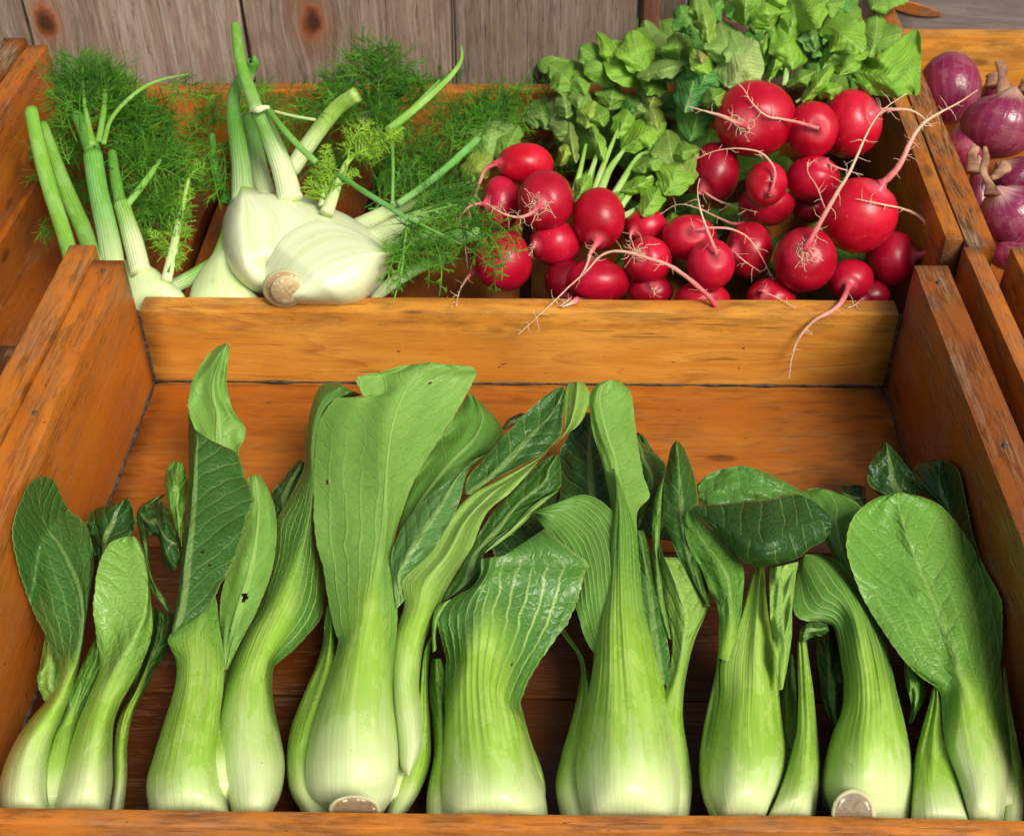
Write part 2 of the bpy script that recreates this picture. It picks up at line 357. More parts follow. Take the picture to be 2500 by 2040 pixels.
    rough=t.math('ADD',t.math('MULTIPLY',big,.22),t.math('ADD',t.math('ADD',.19,t.math('MULTIPLY',blade,.07)),t.math('SUBTRACT',t.math('MULTIPLY',side,.12),t.math('MULTIPLY',wm,.08))))
    trc=t.mix(1.0,col,(1.3,1.5,.6),'MULTIPLY')
    t.bsdf(col,rough,nm,spec=.42,trans=t.math('ADD',.06,t.math('MULTIPLY',blade,.14)),transcol=trc)
    return t.m
def mat_wood(name,base,dark,light,rings=(9,),gloss=.26,weather=0.0,grey=False,ct=1.0):
    """varnished or weathered board: grain along the object's X; object colour tints, its alpha is wear"""
    t=NT(name); oi=t.n('ShaderNodeObjectInfo'); tc=t.n('ShaderNodeTexCoord').outputs['Object']
    rnd=t.math('MULTIPLY',oi.outputs['Random'],19.0)
    p=t.vmath('ADD',tc,t.comb(rnd,t.math('MULTIPLY',oi.outputs['Random'],3.1),rnd))
    n1=t.noise(t.map(p,(2.2,13,13)),1,3,.5,.3)
    ringv=t.math('FRACT',t.math('MULTIPLY',n1,rings[0]))
    ring=t.ss(0,1,t.math('ABSOLUTE',t.math('SUBTRACT',t.math('MULTIPLY',ringv,2.0),1.0)))
    fine=t.noise(t.map(p,(45,700,700)),1,4,.65)
    fib=t.noise(t.map(p,(8,210,210)),1,5,.6)
    blot=t.noise(t.map(p,(9,20,20)),1,5,.65)
    c=t.mix(ring,base,tuple(.45*a+.55*b for a,b in zip(base,light)))
    late=t.math('MULTIPLY',t.ss(.80,.97,ringv),t.math('SUBTRACT',1.0,t.ss(.97,1.0,ringv))); c=t.mix(t.math('MULTIPLY',late,t.math('MULTIPLY',t.ss(.35,.65,blot),.6*ct)),c,dark)
    c=t.mix(t.math('MULTIPLY',t.ss(.50,.75,fib),.26*ct),c,dark)
    c=t.mix(t.math('MULTIPLY',t.ss(.57,.70,fine),.42*ct),c,dark)
    c=t.mix(t.math('MULTIPLY',t.ss(.45,.70,blot),.5*ct),c,tuple(.6*b+.4*a for a,b in zip(base,dark)))
    c=t.mix(1.0,c,oi.outputs['Color'],'MULTIPLY')
    # short dark cracks and stains
    cr=t.noise(t.map(p,(16,240,240),(3,1,7)),1,3,.5); crm_=t.math('MULTIPLY',t.ss(.67,.71,cr),.42*ct); pr=t.noise(t.map(p,(130,260,260),(1,8,2)),1,2,.5); crm_=t.math('MAXIMUM',crm_,t.math('MULTIPLY',t.ss(.73,.77,pr),.7))
    c=t.mix(crm_,c,tuple(.25*a for a in dark))
    kv=t.vor(t.map(p,(9,26,26)),1,'F1'); kn=t.math('SUBTRACT',1.0,t.ss(.05,.12,kv)); c=t.mix(t.math('MULTIPLY',kn,.6),c,tuple(.3*a for a in dark))
    wr=oi.outputs['Alpha']
    gx,gy,gz=t.sep(t.n('ShaderNodeTexCoord').outputs['Generated'])
    eg=t.math('MAXIMUM',t.ss(.93,.985,gz),t.math('MULTIPLY',t.math('MAXIMUM',t.ss(.86,.98,gy),t.ss(.14,.02,gy)),t.ss(.6,.9,gz)))
    en=t.noise(t.map(p,(28,90,90),(9,2,4)),1,5,.7)
    ew=t.math('MULTIPLY',eg,t.ss(.40,.62,en)); ew=t.math('MULTIPLY',ew,t.math('ADD',.45,t.math('MULTIPLY',wr,.6)),clamp=True)
    c=t.mix(t.math('MULTIPLY',ew,.8),c,t.mix(t.ss(.45,.6,fine),tuple(.3*a for a in dark),(.24,.13,.05)))
    endg=t.math('MULTIPLY',t.math('MAXIMUM',t.ss(.965,.998,gx),t.ss(.035,.002,gx)),t.ss(.3,.6,blot)); c=t.mix(t.math('MULTIPLY',endg,.75),c,tuple(.3*a for a in dark))
    st=t.noise(t.map(p,(16,38,38),(5,5,5)),1,6,.7)
    wear=t.math('MULTIPLY',t.ss(.46,.66,st),wr)
    wc=t.mix(t.ss(.4,.65,fine),(.08,.055,.035),(.30,.215,.13))
    c=t.mix(t.math('MULTIPLY',wear,.75),c,wc)
    scr=t.noise(t.map(p,(60,60,60)),1,5,.75); c=t.mix(t.math('MULTIPLY',t.ss(.72,.78,scr),t.math('ADD',.12,t.math('MULTIPLY',wr,.5))),c,(.62,.5,.36))
    h=t.math('ADD',t.math('MULTIPLY',fine,.5),t.math('ADD',t.math('MULTIPLY',fib,.5),t.math('MULTIPLY',crm_,-1.2)))
    h=t.math('ADD',h,t.math('MULTIPLY',wear,-.8)); h=t.math('ADD',h,t.math('MULTIPLY',ring,.12))
    nm=t.bump(h,.5 if not grey else .8,.0009)
    ro=t.math('ADD',gloss,t.math('ADD',t.math('MULTIPLY',wear,.35),t.math('MULTIPLY',blot,.18)))
    return t.bsdf(c,ro,nm,spec=.35)
def mat_barn(knots):
    """grey-brown weathered plank, grain vertical (object Z), with knots at given plank coordinates (x,z,r)"""
    t=NT('weathered_plank'); tc=t.n('ShaderNodeTexCoord').outputs['Object']; x,y,z=t.sep(tc); oi=t.n('ShaderNodeObjectInfo')
    xx=x; kmask=0.0; kring=0.0; halo=0.0
    for kx,kz,kr in knots:
        dx=t.math('SUBTRACT',x,kx); dz=t.math('MULTIPLY',t.math('SUBTRACT',z,kz),.62)
        d2=t.math('ADD',t.math('MULTIPLY',dx,dx),t.math('MULTIPLY',dz,dz)); d=t.math('SQRT',d2)
        e=t.math('EXPONENT',t.math('MULTIPLY',d2,-1.0/(kr*kr*5)))
        xx=t.math('ADD',xx,t.math('MULTIPLY',t.math('MULTIPLY',e,dx),-.75))
        dn=t.math('ADD',d,t.math('MULTIPLY',t.math('SUBTRACT',t.noise(tc,90,4,.65),.4),kr*.95))
        k=t.math('SUBTRACT',1.0,t.ss(kr*.8,kr*1.15,dn)); kmask=t.math('MAXIMUM',kmask,k)
        rg=t.math('MULTIPLY',k,t.math('ABSOLUTE',t.math('SINE',t.math('ADD',.9,t.math('MULTIPLY',dn,3.1/kr*.75))))); kring=t.math('MAXIMUM',kring,rg)
        hl=t.math('MULTIPLY',t.math('SUBTRACT',1.0,t.ss(kr*1.1,kr*2.6,d)),.8); halo=t.math('MAXIMUM',halo,hl)
    off=t.math('MULTIPLY',oi.outputs['Random'],9.0)
    p=t.comb(t.math('ADD',xx,off),y,t.math('ADD',z,off))
    fib=t.noise(t.map(p,(190,190,7)),1,6,.7); fine=t.noise(t.map(p,(650,650,34)),1,5,.75); broad=t.noise(t.map(p,(26,26,3.4)),1,3,.55,.4)
    ring=t.math('ABSOLUTE',t.math('SUBTRACT',t.math('MULTIPLY',t.math('FRACT',t.math('MULTIPLY',broad,7.0)),2.0),1.0))
    c=t.mix(t.ss(.3,.7,broad),(.295,.225,.165),(.175,.122,.082))
    c=t.mix(t.math('MULTIPLY',ring,.35),c,(.12,.075,.05))
    c=t.mix(t.math('MULTIPLY',t.ss(.45,.62,fib),.65),c,(.33,.285,.24))
    c=t.mix(t.math('MULTIPLY',t.ss(.5,.68,fine),.75),c,(.055,.034,.022))
    c=t.mix(t.math('MULTIPLY',halo,.55),c,(.20,.09,.045))
    crk=t.noise(t.map(p,(300,300,9),(4,4,4)),1,3,.5); c=t.mix(t.math('MULTIPLY',t.ss(.66,.70,crk),.8),c,(.03,.02,.014))
    gb=t.noise(t.map(p,(30,30,14),(2,7,3)),1,5,.7); c=t.mix(t.math('MULTIPLY',t.ss(.5,.68,gb),.45),c,(.105,.07,.048))
    c=t.mix(kmask,c,t.mix(kring,(.27,.085,.03),(.05,.018,.008)))
    c=t.mix(1.0,c,oi.outputs['Color'],'MULTIPLY')
    h=t.math('ADD',t.math('MULTIPLY',fib,.8),t.math('MULTIPLY',fine,.7)); h=t.math('ADD',h,t.math('MULTIPLY',kring,.6))
    return t.bsdf(c,.72,t.bump(h,.7,.0012),spec=.25)
def mat_radish():
    t=NT('radish_skin'); oi=t.n('ShaderNodeObjectInfo'); a=t.attr('rad').outputs['Vector']; lat,lon,_=t.sep(a); tc=t.n('ShaderNodeTexCoord').outputs['Object']
    rnd=t.math('MULTIPLY',oi.outputs['Random'],13.0); p=t.vmath('ADD',tc,t.comb(rnd,rnd,rnd))
    n=t.noise(p,55,4,.6); n2=t.noise(p,240,4,.7); st=t.noise(t.comb(t.math('MULTIPLY',lat,3.0),t.math('MULTIPLY',lon,.0),rnd),4,4,.6)
    lt=t.noise(t.comb(t.math('MULTIPLY',lat,14.0),0.0,rnd),1,4,.7)
    c=t.mix(t.ss(.3,.7,n),(.37,.002,.013),(.50,.006,.026))
    c=t.mix(t.math('MULTIPLY',t.ss(.55,.75,lt),.35),c,(.30,.006,.02))
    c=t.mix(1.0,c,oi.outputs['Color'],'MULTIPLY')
    c=t.mix(t.math('MULTIPLY',t.ss(.93,.998,lat),.6),c,(.58,.10,.12))      # paler near the root
    scuff=t.math('MULTIPLY',t.ss(.60,.70,n2),t.ss(.5,.62,t.noise(p,85,3,.6))); c=t.mix(t.math('MULTIPLY',scuff,.4),c,(.55,.22,.13))
    fle=t.vor(p,190,'F1'); fm=t.math('MULTIPLY',t.math('SUBTRACT',1.0,t.ss(.06,.11,fle)),t.ss(.52,.6,t.noise(p,40,2,.5))); c=t.mix(t.math('MULTIPLY',fm,.4),c,(.72,.40,.32))
    h=t.math('ADD',t.math('MULTIPLY',n,1.4),t.math('MULTIPLY',lt,.5)); h=t.math('ADD',h,t.math('MULTIPLY',scuff,.15))
    return t.bsdf(c,t.math('ADD',.23,t.math('MULTIPLY',n2,.2)),t.bump(h,.15,.0012),spec=.36,sub=.0)
def mat_onion():
    t=NT('onion_skin'); oi=t.n('ShaderNodeObjectInfo'); a=t.attr('rad').outputs['Vector']; lat,lon,_=t.sep(a)
    rnd=t.math('MULTIPLY',oi.outputs['Random'],13.0)
    st=t.noise(t.comb(t.math('MULTIPLY',lon,34.0),t.math('MULTIPLY',lat,1.6),rnd),1,4,.6)
    ln=t.math('POWER',t.math('ABSOLUTE',t.math('SINE',t.math('ADD',t.math('MULTIPLY',lon,30.0),t.math('MULTIPLY',st,2.0)))),8.0)
    pa=t.noise(t.comb(t.math('MULTIPLY',lon,3.2),t.math('MULTIPLY',lat,3.0),rnd),1.3,5,.65)
    c=t.mix(st,(.12,.008,.026),(.28,.022,.075))
    c=t.mix(t.math('MULTIPLY',ln,.14),c,(.42,.13,.19))
    dry=t.ss(.50,.60,pa); c=t.mix(t.math('MULTIPLY',dry,.3),c,(.33,.12,.12))
    c=t.mix(t.math('MULTIPLY',t.ss(.60,.75,t.noise(t.comb(t.math('MULTIPLY',lon,9.0),t.math('MULTIPLY',lat,9.0),rnd),2,5,.7)),.55),c,(.45,.33,.29))
    nk=t.ss(.86,1.02,t.math('ADD',lat,t.math('MULTIPLY',t.math('SUBTRACT',st,.5),.2))); c=t.mix(nk,c,t.mix(st,(.20,.05,.05),(.66,.47,.32)))
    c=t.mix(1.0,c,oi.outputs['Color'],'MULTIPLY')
    h=t.math('ADD',st,t.math('MULTIPLY',dry,.6))
    return t.bsdf(c,t.math('ADD',.17,t.math('MULTIPLY',dry,.22)),t.bump(h,.35,.001),spec=.55)
def mat_fennel():
    t=NT('fennel_sheath'); a=t.attr('mask'); c_=t.n('ShaderNodeSeparateColor'); t.l(a.outputs['Color'],c_.inputs[0]); bl,_,s=c_.outputs
    oi=t.n('ShaderNodeObjectInfo'); co=t.attr('leafco').outputs['Vector']; x,y,tt=t.sep(co); rnd=t.math('MULTIPLY',oi.outputs['Random'],17.0)
    st=t.noise(t.comb(t.math('MULTIPLY',tt,13.0),t.math('MULTIPLY',y,.10),rnd),1,4,.55)
    fl=t.noise(t.comb(t.math('MULTIPLY',tt,38.0),t.math('MULTIPLY',y,.16),rnd),1,3,.6)
    g=t.ss(.35,1.0,t.math('ADD',bl,t.math('MULTIPLY',t.math('SUBTRACT',st,.5),.5)))
    c=t.mix(t.ss(.3,.8,st),(.70,.74,.48),(.58,.67,.32)); c=t.mix(t.math('MULTIPLY',t.ss(.5,.75,fl),.22),c,(.50,.58,.28))
    pat=t.noise(t.comb(x,y,rnd),.8,4,.6); c=t.mix(t.math('MULTIPLY',t.ss(.62,.74,pat),.35),c,(.50,.42,.20))
    gc=t.mix(st,(.10,.27,.025),(.24,.44,.07)); c=t.mix(g,c,gc)
    c=t.mix(1.0,c,oi.outputs['Color'],'MULTIPLY')
    h=t.math('ADD',st,t.math('MULTIPLY',fl,.6))
    return t.bsdf(c,t.math('ADD',.30,t.math('MULTIPLY',pat,.2)),t.bump(h,.14,.0012),spec=.45,sub=.12,subr=(.006,.008,.003))
def mat_stalk():
    t=NT('fennel_stalk'); a=t.attr('mask'); c_=t.n('ShaderNodeSeparateColor'); t.l(a.outputs['Color'],c_.inputs[0]); bl,_,s=c_.outputs
    oi=t.n('ShaderNodeObjectInfo'); co=t.attr('leafco').outputs['Vector']; x,y,tt=t.sep(co); rnd=t.math('MULTIPLY',oi.outputs['Random'],17.0)
    st=t.noise(t.comb(t.math('MULTIPLY',tt,8.0),t.math('MULTIPLY',y,.12),rnd),1,4,.6)
    rb=t.math('ABSOLUTE',t.math('SINE',t.math('MULTIPLY',tt,17.0)))
    pat=t.noise(t.comb(t.math('MULTIPLY',x,1.2),t.math('MULTIPLY',y,.5),rnd),1,5,.65)
    gc=t.mix(st,(.07,.22,.018),(.19,.40,.05)); gc=t.mix(t.math('MULTIPLY',t.ss(.5,.56,pat),.4),gc,(.26,.44,.17))
    gc=t.mix(t.math('MULTIPLY',rb,.25),gc,(.30,.50,.12)); gc=t.mix(1.0,gc,oi.outputs['Color'],'MULTIPLY')
    c=t.mix(t.ss(0.0,.7,t.math('ADD',bl,t.math('MULTIPLY',t.math('SUBTRACT',st,.5),.5))),(.62,.70,.36),gc)
    return t.bsdf(c,.4,t.bump(t.math('ADD',rb,st),.4,.0008),spec=.4)
def mat_green(name,c1,c2,trans=.2,rough=.5):
    t=NT(name); oi=t.n('ShaderNodeObjectInfo'); g=t.n('ShaderNodeTexCoord').outputs['Object']; n=t.noise(g,60,3,.6)
    c=t.mix(t.ss(.3,.7,n),c1,c2); c=t.mix(1.0,c,oi.outputs['Color'],'MULTIPLY')
    return t.bsdf(c,rough,trans=trans,spec=.3)
def mat_root():
    t=NT('radish_root'); a=t.attr('rad').outputs['Vector']; l,_,_=t.sep(a); tc=t.n('ShaderNodeTexCoord').outputs['Object']; n=t.noise(tc,300,3,.6)
    l2=t.math('ADD',l,t.math('MULTIPLY',t.math('SUBTRACT',n,.5),.35))
    c=t.ramp(l2,[(0,(.58,.05,.09)),(.2,(.66,.24,.20)),(.55,(.74,.46,.30)),(1,(.70,.52,.33))])
    c=t.mix(t.math('MULTIPLY',t.ss(.58,.68,n),.4),c,(.28,.15,.08))
    return t.bsdf(c,.6,t.bump(n,.5,.0006),spec=.3)
def mat_cut():
    t=NT('cut_stem_end'); tc=t.n('ShaderNodeTexCoord').outputs['Object']; oi=t.n('ShaderNodeObjectInfo'); n=t.noise(tc,90,5,.65); n2=t.noise(tc,420,4,.7)
    a=t.attr('rad').outputs['Vector']; r,_,_=t.sep(a)
    c=t.mix(t.ss(.35,.7,n),(.40,.31,.20),(.55,.44,.28)); c=t.mix(t.math('MULTIPLY',n2,.5),c,(.25,.17,.10))
    c=t.mix(1.0,c,oi.outputs['Color'],'MULTIPLY')
    rim=t.ss(.80,.9,r); c=t.mix(rim,c,(.50,.48,.25)); vb=t.vor(t.map(tc,(330,330,330)),1,'F1'); ringm=t.math('MULTIPLY',t.math('MULTIPLY',t.ss(.66,.7,r),t.math('SUBTRACT',1.0,t.ss(.76,.8,r))),t.math('SUBTRACT',1.0,t.ss(.25,.5,vb)))
    c=t.mix(t.math('MULTIPLY',ringm,.8),c,(.85,.8,.62))
    return t.bsdf(c,.7,t.bump(t.math('ADD',n,t.math('MULTIPLY',n2,.5)),.6,.001),spec=.25)
M_LEAF=mat_leaf()
M_WOOD=mat_wood('varnished_pine',(.50,.20,.026),(.24,.07,.010),(.66,.33,.06))
M_WOODR=mat_wood('varnished_pine_reddish',(.37,.10,.010),(.13,.030,.004),(.47,.16,.018),rings=(5,),ct=.75)
M_RAD=mat_radish(); M_ON=mat_onion(); M_FEN=mat_fennel(); M_STK=mat_stalk(); M_ROOT=mat_root(); M_CUT=mat_cut()
M_FROND=mat_green('fennel_frond',(.09,.30,.018),(.20,.50,.035),.3)
M_FRONDB=mat_green('young_fennel_frond',(.22,.46,.03),(.36,.60,.05),.25)
M_NECK=mat_green('dry_onion_neck',(.42,.24,.12),(.13,.04,.03),.0,.7)
M_HEART=mat_green('pale_heart',(.30,.42,.10),(.42,.52,.18),.0,.5)
# ------------------------------------------------------------------ ground under the stand and boards
def board(name,a,b,width,height,mat,parent,color=(1,1,1,.15),bev=.0014,segs=2,flip=False,seed=0,sag=0):
    """board from a to b (points on the centre line of its base), width across, height up; local X is the grain"""
    a=np.array(a,float); b=np.array(b,float); L=np.linalg.norm(b-a); ang=math.atan2(b[1]-a[1],b[0]-a[0])
    import bmesh
    bm=bmesh.new(); bmesh.ops.create_cube(bm,size=1)
    for v in bm.verts: v.co=Vector((v.co.x*L,v.co.y*width,(v.co.z+.5)*height))
    lng=[e for e in bm.edges if abs(e.verts[0].co.x-e.verts[1].co.x)>L*.5]
    bmesh.ops.subdivide_edges(bm,edges=lng,cuts=22,use_grid_fill=True)
    bmesh.ops.bevel(bm,geom=[e for e in bm.edges if e.is_manifold and e.calc_face_angle(0)>.5],offset=bev,segments=segs,affect='EDGES',profile=.6)
    N=Noise(hash((round(a[0]*1000),round(a[1]*1000),round(height*1000)))%10007)
    for v in bm.verts:
        q=v.co; e=.00035*float(N(q.x*40,q.z*30)); v.co.z+=e*(1 if q.z>height*.5 else 0)+ .0005*float(N(q.x*14,q.y*8))*(1 if q.z>height*.5 else 0)
        v.co.y+=.0004*float(N(q.x*22,q.z*60+5))
    me=bpy.data.meshes.new(name); bm.to_mesh(me); bm.free(); me.materials.append(mat)
    me.polygons.foreach_set('use_smooth',[True]*len(me.polygons))
    try: me.set_sharp_from_angle(angle=R(50))
    except Exception: pass
    o=bpy.data.objects.new(name,me); COL.objects.link(o); c=(a+b)/2; 
    pl=np.array(parent.location) if parent is not None else np.zeros(3)
    o.location=(c-pl).tolist(); o.rotation_euler=(0,0,ang); o.color=color
    if parent is not None: o.parent=parent
    return o
gm=NT('packed_earth'); gtc=gm.n('ShaderNodeTexCoord').outputs['Object']; gn=gm.noise(gtc,6,6,.6)
M_GND=gm.bsdf(gm.mix(gn,(.10,.08,.06),(.17,.14,.11)),.9,gm.bump(gn,.5,.01))
g=mesh_obj('ground',[(-40,-40,-.8),(40,-40,-.8),(40,40,-.8),(-40,40,-.8)],[(0,1,2,3)],M_GND,None,smooth=False); meta(g,kind='structure')
st=thing('display_stand',(0,0,-.05),'plain board counter the vegetable crates stand on, dark in the gaps between them','display stand')
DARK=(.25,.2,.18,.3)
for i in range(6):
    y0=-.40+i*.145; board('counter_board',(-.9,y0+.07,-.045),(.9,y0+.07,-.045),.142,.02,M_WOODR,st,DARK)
for x in (-.85,.85):
    for y in (-.36,.42): board('post',(x-.03,y,-.8),(x+.03,y,-.8),.06,.75,M_WOODR,st,DARK)

HB=.0596; HS=.0991
# front crate with the bok choy
c1=thing('front_crate',(0,-.18,0),'orange varnished wooden crate in front holding the row of bok choy','crate','varnished crates on the stand')
bb=board('back_board',(-.2495,.0085,-.02),(.2495,.0085,-.02),.017,HB+.02,M_WOOD,c1,(1.15,1.12,1.0,.12))
fa=P(-60*1,1991,.06); fb=P(2560,1973,.06)
board('front_board',(-.285,-.3724,-.02),(.292,-.3692,-.02),.0082,HB+.02,M_WOODR,c1,(1.25,1.35,1.5,.35))
board('side_board',(-.2605,.001,-.02),(-.2605,-.36,-.02),.0205,HS+.02,M_WOODR,c1,(1.15,1.15,1.0,.25))
board('side_board',(.2615,.000,-.02),(.2615,-.36,-.02),.0215,HS+.02,M_WOODR,c1,(.6,.54,.6,.5))
board('side_batten',(-.2800,.014,-.02),(-.2800,-.36,-.02),.0175,HS+.023,M_WOODR,c1,(1.1,1.1,1.0,.45))
ys=[-.0015,-.156,-.262,-.366]
for i in range(3): board('floor_board',(-.2495,(ys[i]+ys[i+1])/2,-.014),(.2495,(ys[i]+ys[i+1])/2,-.014),ys[i]-ys[i+1]-.0012,.014,M_WOODR,c1,((1.0,1.05,1,.1),(.28,.24,.26,.2),(.22,.18,.2,.2))[i])  # two front boards near-black: shade between the bok choy painted into their tint
# grime in the joints of the front crate is modelled as a thin bead
beadm=NT('joint_grime'); btc=beadm.n('ShaderNodeTexCoord').outputs['Object']; bn=beadm.noise(btc,160,5,.7)
M_BEAD=beadm.bsdf(beadm.mix(beadm.ss(.4,.62,bn),(.022,.014,.009),(.085,.06,.04)),.85,beadm.bump(bn,.8,.001))
def bead(par,a,b,r=.0013,seed=1):
    a=np.array(a,float); b=np.array(b,float); N=Noise(seed); n=90; f=np.linspace(0,1,n)[:,None]; pts=a*(1-f)+b*f
    rad=r*(.75+.45*np.array([float(N(i*.7,1)) for i in range(n)])); rad=np.clip(rad,r*.25,r*1.7)
    vs,fs=tube_geo(pts,rad,6,True); return mesh_obj('joint_grime',vs,fs,M_BEAD,par)
bead(c1,(-.249,.0,.0002),(.249,.0,.0002),.0013,4); bead(c1,(-.2498,-.001,.0002),(-.2498,-.36,.0002),.0015,5)
bead(c1,(.2502,-.001,.0002),(.2502,-.36,.0002),.0013,6); bead(c1,(-.2498,.0,.001),(-.2498,.0,.06),.0011,7); bead(c1,(.2502,.0,.001),(.2502,.0,.06),.0011,8)
def nail(par,x,y,z,r=.0016):
    vs=[];fs=[];k=12
    for i,(rr_,h) in enumerate(((1,-.001),(1,.0002),(.8,.0006),(0.02,.0007))):
        for j in range(k): vs.append((x+r*rr_*math.cos(j*6.2832/k),y+r*rr_*math.sin(j*6.2832/k),z+h))
    for i in range(3):
        for j in range(k): fs.append((i*k+j,i*k+(j+1)%k,(i+1)*k+(j+1)%k,(i+1)*k+j))
    fs.append(tuple(3*k+j for j in range(k))); return mesh_obj('nail_head',vs,fs,M_NAIL,par)
nm_=NT('rusty_nail'); M_NAIL=nm_.bsdf((.06,.04,.03),.55)
for q in ((-.2605,-.012),(-.2605,-.15),(.2615,-.02),(.2615,-.17)): nail(c1,q[0],q[1],HS+.0003)
c2=thing('rear_crate',(-.06,.16,0),'wide varnished crate behind the bok choy, holding fennel and radishes','crate','varnished crates on the stand')
board('back_board',(-.395,.325,-.02),(.285,.325,-.02),.016,HB+.02,M_WOODR,c2,(1.1,1.15,1.2,.4))
def wallb(name,p0,p1,q0,q1,zt,par,col,mat=M_WOODR):
    # top face between inner edge p0->p1 and outer edge q0->q1 (x,y)
    a=((p0[0]+q0[0])/2,(p0[1]+q0[1])/2,-.02); b=((p1[0]+q1[0])/2,(p1[1]+q1[1])/2,-.02)
    wd=abs(q0[0]-p0[0]); return board(name,a,b,wd,zt+.02,mat,par,col)
wallb('side_board',(-.398,.32),(-.392,.005),(-.4155,.32),(-.4095,.005),.1,c2,(1.05,1.05,1,.35))
wallb('side_batten',(-.4165,.325),(-.4105,.0),(-.436,.325),(-.430,.0),.104,c2,(.5,.5,.55,.9))
wallb('side_board',(.277,.028),(.2905,.45),(.2885,.028),(.302,.45),.1,c2,(1.1,1.2,1,.5))
for i,(x0,x1) in enumerate([(-.391,-.262),(-.254,-.13),(-.122,.0),(.008,.13),(.138,.268)]):
    board('floor_board',((x0+x1)/2,.019,-.014),((x0+x1)/2,.316,-.014),x1-x0,.014,M_WOODR,c2,(.62,.56,.55,.25))
board('lower_rail',(-.393,.022,-.012),(-.393,.316,-.012),.006,.045,M_WOODR,c2,(.8,.8,.8,.3))
c3=thing('onion_crate',(.40,.2,0),'varnished crate at the right edge full of red onions','crate','varnished crates on the stand')
wallb('side_board',(.2892,.020),(.3028,.45),(.3075,.020),(.321,.45),.1005,c3,(1.0,1.05,1,.95))
board('back_board',(.3225,.392,-.02),(.56,.386,-.02),.016,.10,M_WOOD,c3,(1.15,1.15,1.0,.25))
board('front_board',(.345,.018,-.02),(.56,.012,-.02),.014,.075,M_WOOD,c3,(1,1,1,.3))
for i in range(3): board('floor_board',(.345+i*.07,.03,-.014),(.36+i*.07,.38,-.014),.066,.014,M_WOODR,c3,(.9,.85,.8,.3))
c4=thing('right_hand_crate',(.36,-.18,0),'varnished crate edge at the lower right, its side boards seen end on','crate','varnished crates on the stand')
board('side_board',(.2905,.017,-.02),(.2905,-.40,-.02),.0115,HS+.0225,M_WOODR,c4,(1.2,1.25,1.1,.35))
board('side_board',(.3205,.013,-.02),(.3205,-.40,-.02),.0155,HS+.025,M_WOODR,c4,(1.15,1.15,1.1,.8))
board('side_board',(.3375,.006,-.02),(.3375,-.40,-.02),.0175,HS+.021,M_WOODR,c4,(1.05,1.1,1.1,.9))
c5=thing('left_hand_crate',(-.36,-.18,0),'dark weathered crate edge at the far left, beside the front crate','crate','varnished crates on the stand')
board('side_board',(-.318,-.045,-.02),(-.318,-.40,-.02),.020,.085,M_WOODR,c5,(.22,.2,.22,.9))
board('back_board',(-.33,-.035,-.02),(-.56,-.035,-.02),.018,.07,M_WOODR,c5,(.3,.26,.26,.8))
# ------------------------------------------------------------------ plank wall
WY=.362
wall=thing('plank_wall',(0,WY,0),'weathered grey-brown vertical plank wall behind the crates, with two rusty brown knots','wall')
def wp(V0,y=WY): return PY(V0[0]*1.1754,V0[1]*1.1754,y)
k1=wp((96,45)); k2=wp((648,45)); k2b=wp((1125,75))
KN=[(k1[0],k1[2],.0115),(k2[0],k2[2],.0115),(wp((700,-120))[0],.35,.02)]
M_BARN=mat_barn([(a,b-0,c) for a,b,c in KN])
sx=[-.80,-.62,wp((70,110))[0],wp((506,60))[0],wp((942,150))[0],wp((1326,50))[0]]
def plank(x0,x1,y,z0,z1,color,par,mat,th=.018,tilt=0):
    N=Noise(int(abs(x0)*1e4)+3); n=60; vs=[];fs=[]
    e0=[x0+.0011+.0009*float(N(i*.6,0))+tilt*(i/n) for i in range(n+1)]; e1=[x1-.0011+.0009*float(N(i*.6,7))+tilt*(i/n) for i in range(n+1)]
    for i in range(n+1):
        z=z0+(z1-z0)*i/n; cup=.0012
        for (x,yy) in ((e0[i],y+.003),(e0[i]+.002,y),((e0[i]+e1[i])/2,y-cup),(e1[i]-.002,y),(e1[i],y+.003),(e1[i],y+th),(e0[i],y+th)): vs.append((x,yy,z))
    for i in range(n):
        for j in range(7): a=i*7+j; b=i*7+(j+1)%7; fs.append((a,b,b+7,a+7))
    fs.append(tuple(range(7))); fs.append(tuple(n*7+j for j in range(6,-1,-1)))
    o=mesh_obj('plank',vs,fs,mat,None,smooth=False,color=color); o.parent=par; o.matrix_parent_inverse=Matrix.Translation(-Vector(par.location)); return o
tints=[(1,1,1,1),(1.1,1.08,1.05,1),(1.25,1.2,1.18,1),(1.12,1.05,1.0,1),(.86,.82,.80,1)]
for i in range(5): plank(sx[i],sx[i+1],WY+(.001 if i%2 else 0),-.8,.95,tints[i],wall,M_BARN)
xb0=sx[5]; xb1=wp((1372,50))[0]
post=thing('wall_post',(xb0,WY,0),'narrow reddish brown upright post between the plank wall and the dark recess','post')
po=plank(xb0+.001,xb1,WY-.004,-.8,.95,(.95,.52,.40,1),post,M_BARN,.03); po.name='post_board'
wall2=thing('recessed_wall',(.3,.52,0),'dark recessed plank wall behind the radish greens, right of the brown post','wall')
xs2=[PY(1590,0,.52)[0],PY(1680,0,.52)[0],PY(1850,0,.52)[0],PY(2060,0,.52)[0]]
xs2[0]=xb1-.01
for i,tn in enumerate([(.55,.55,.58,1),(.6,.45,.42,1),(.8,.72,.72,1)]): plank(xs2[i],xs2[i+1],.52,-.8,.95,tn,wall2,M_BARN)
wall3=thing('horizontal_board_wall',(.6,.55,0),'grey horizontal boards behind the onion crate, with one rusty orange knot streak','wall')
M_GREYH=mat_wood('grey_board',(.20,.165,.145),(.07,.05,.04),(.30,.26,.23),gloss=.65,grey=True)
for i in range(6):
    zc=-.16+i*.135; board('wall_board',(.36,.56,zc),(1.2,.56,zc),.02,.133,M_GREYH,wall3,(1.0,.97,.95,.2))
bk=P(2235,12,.1)
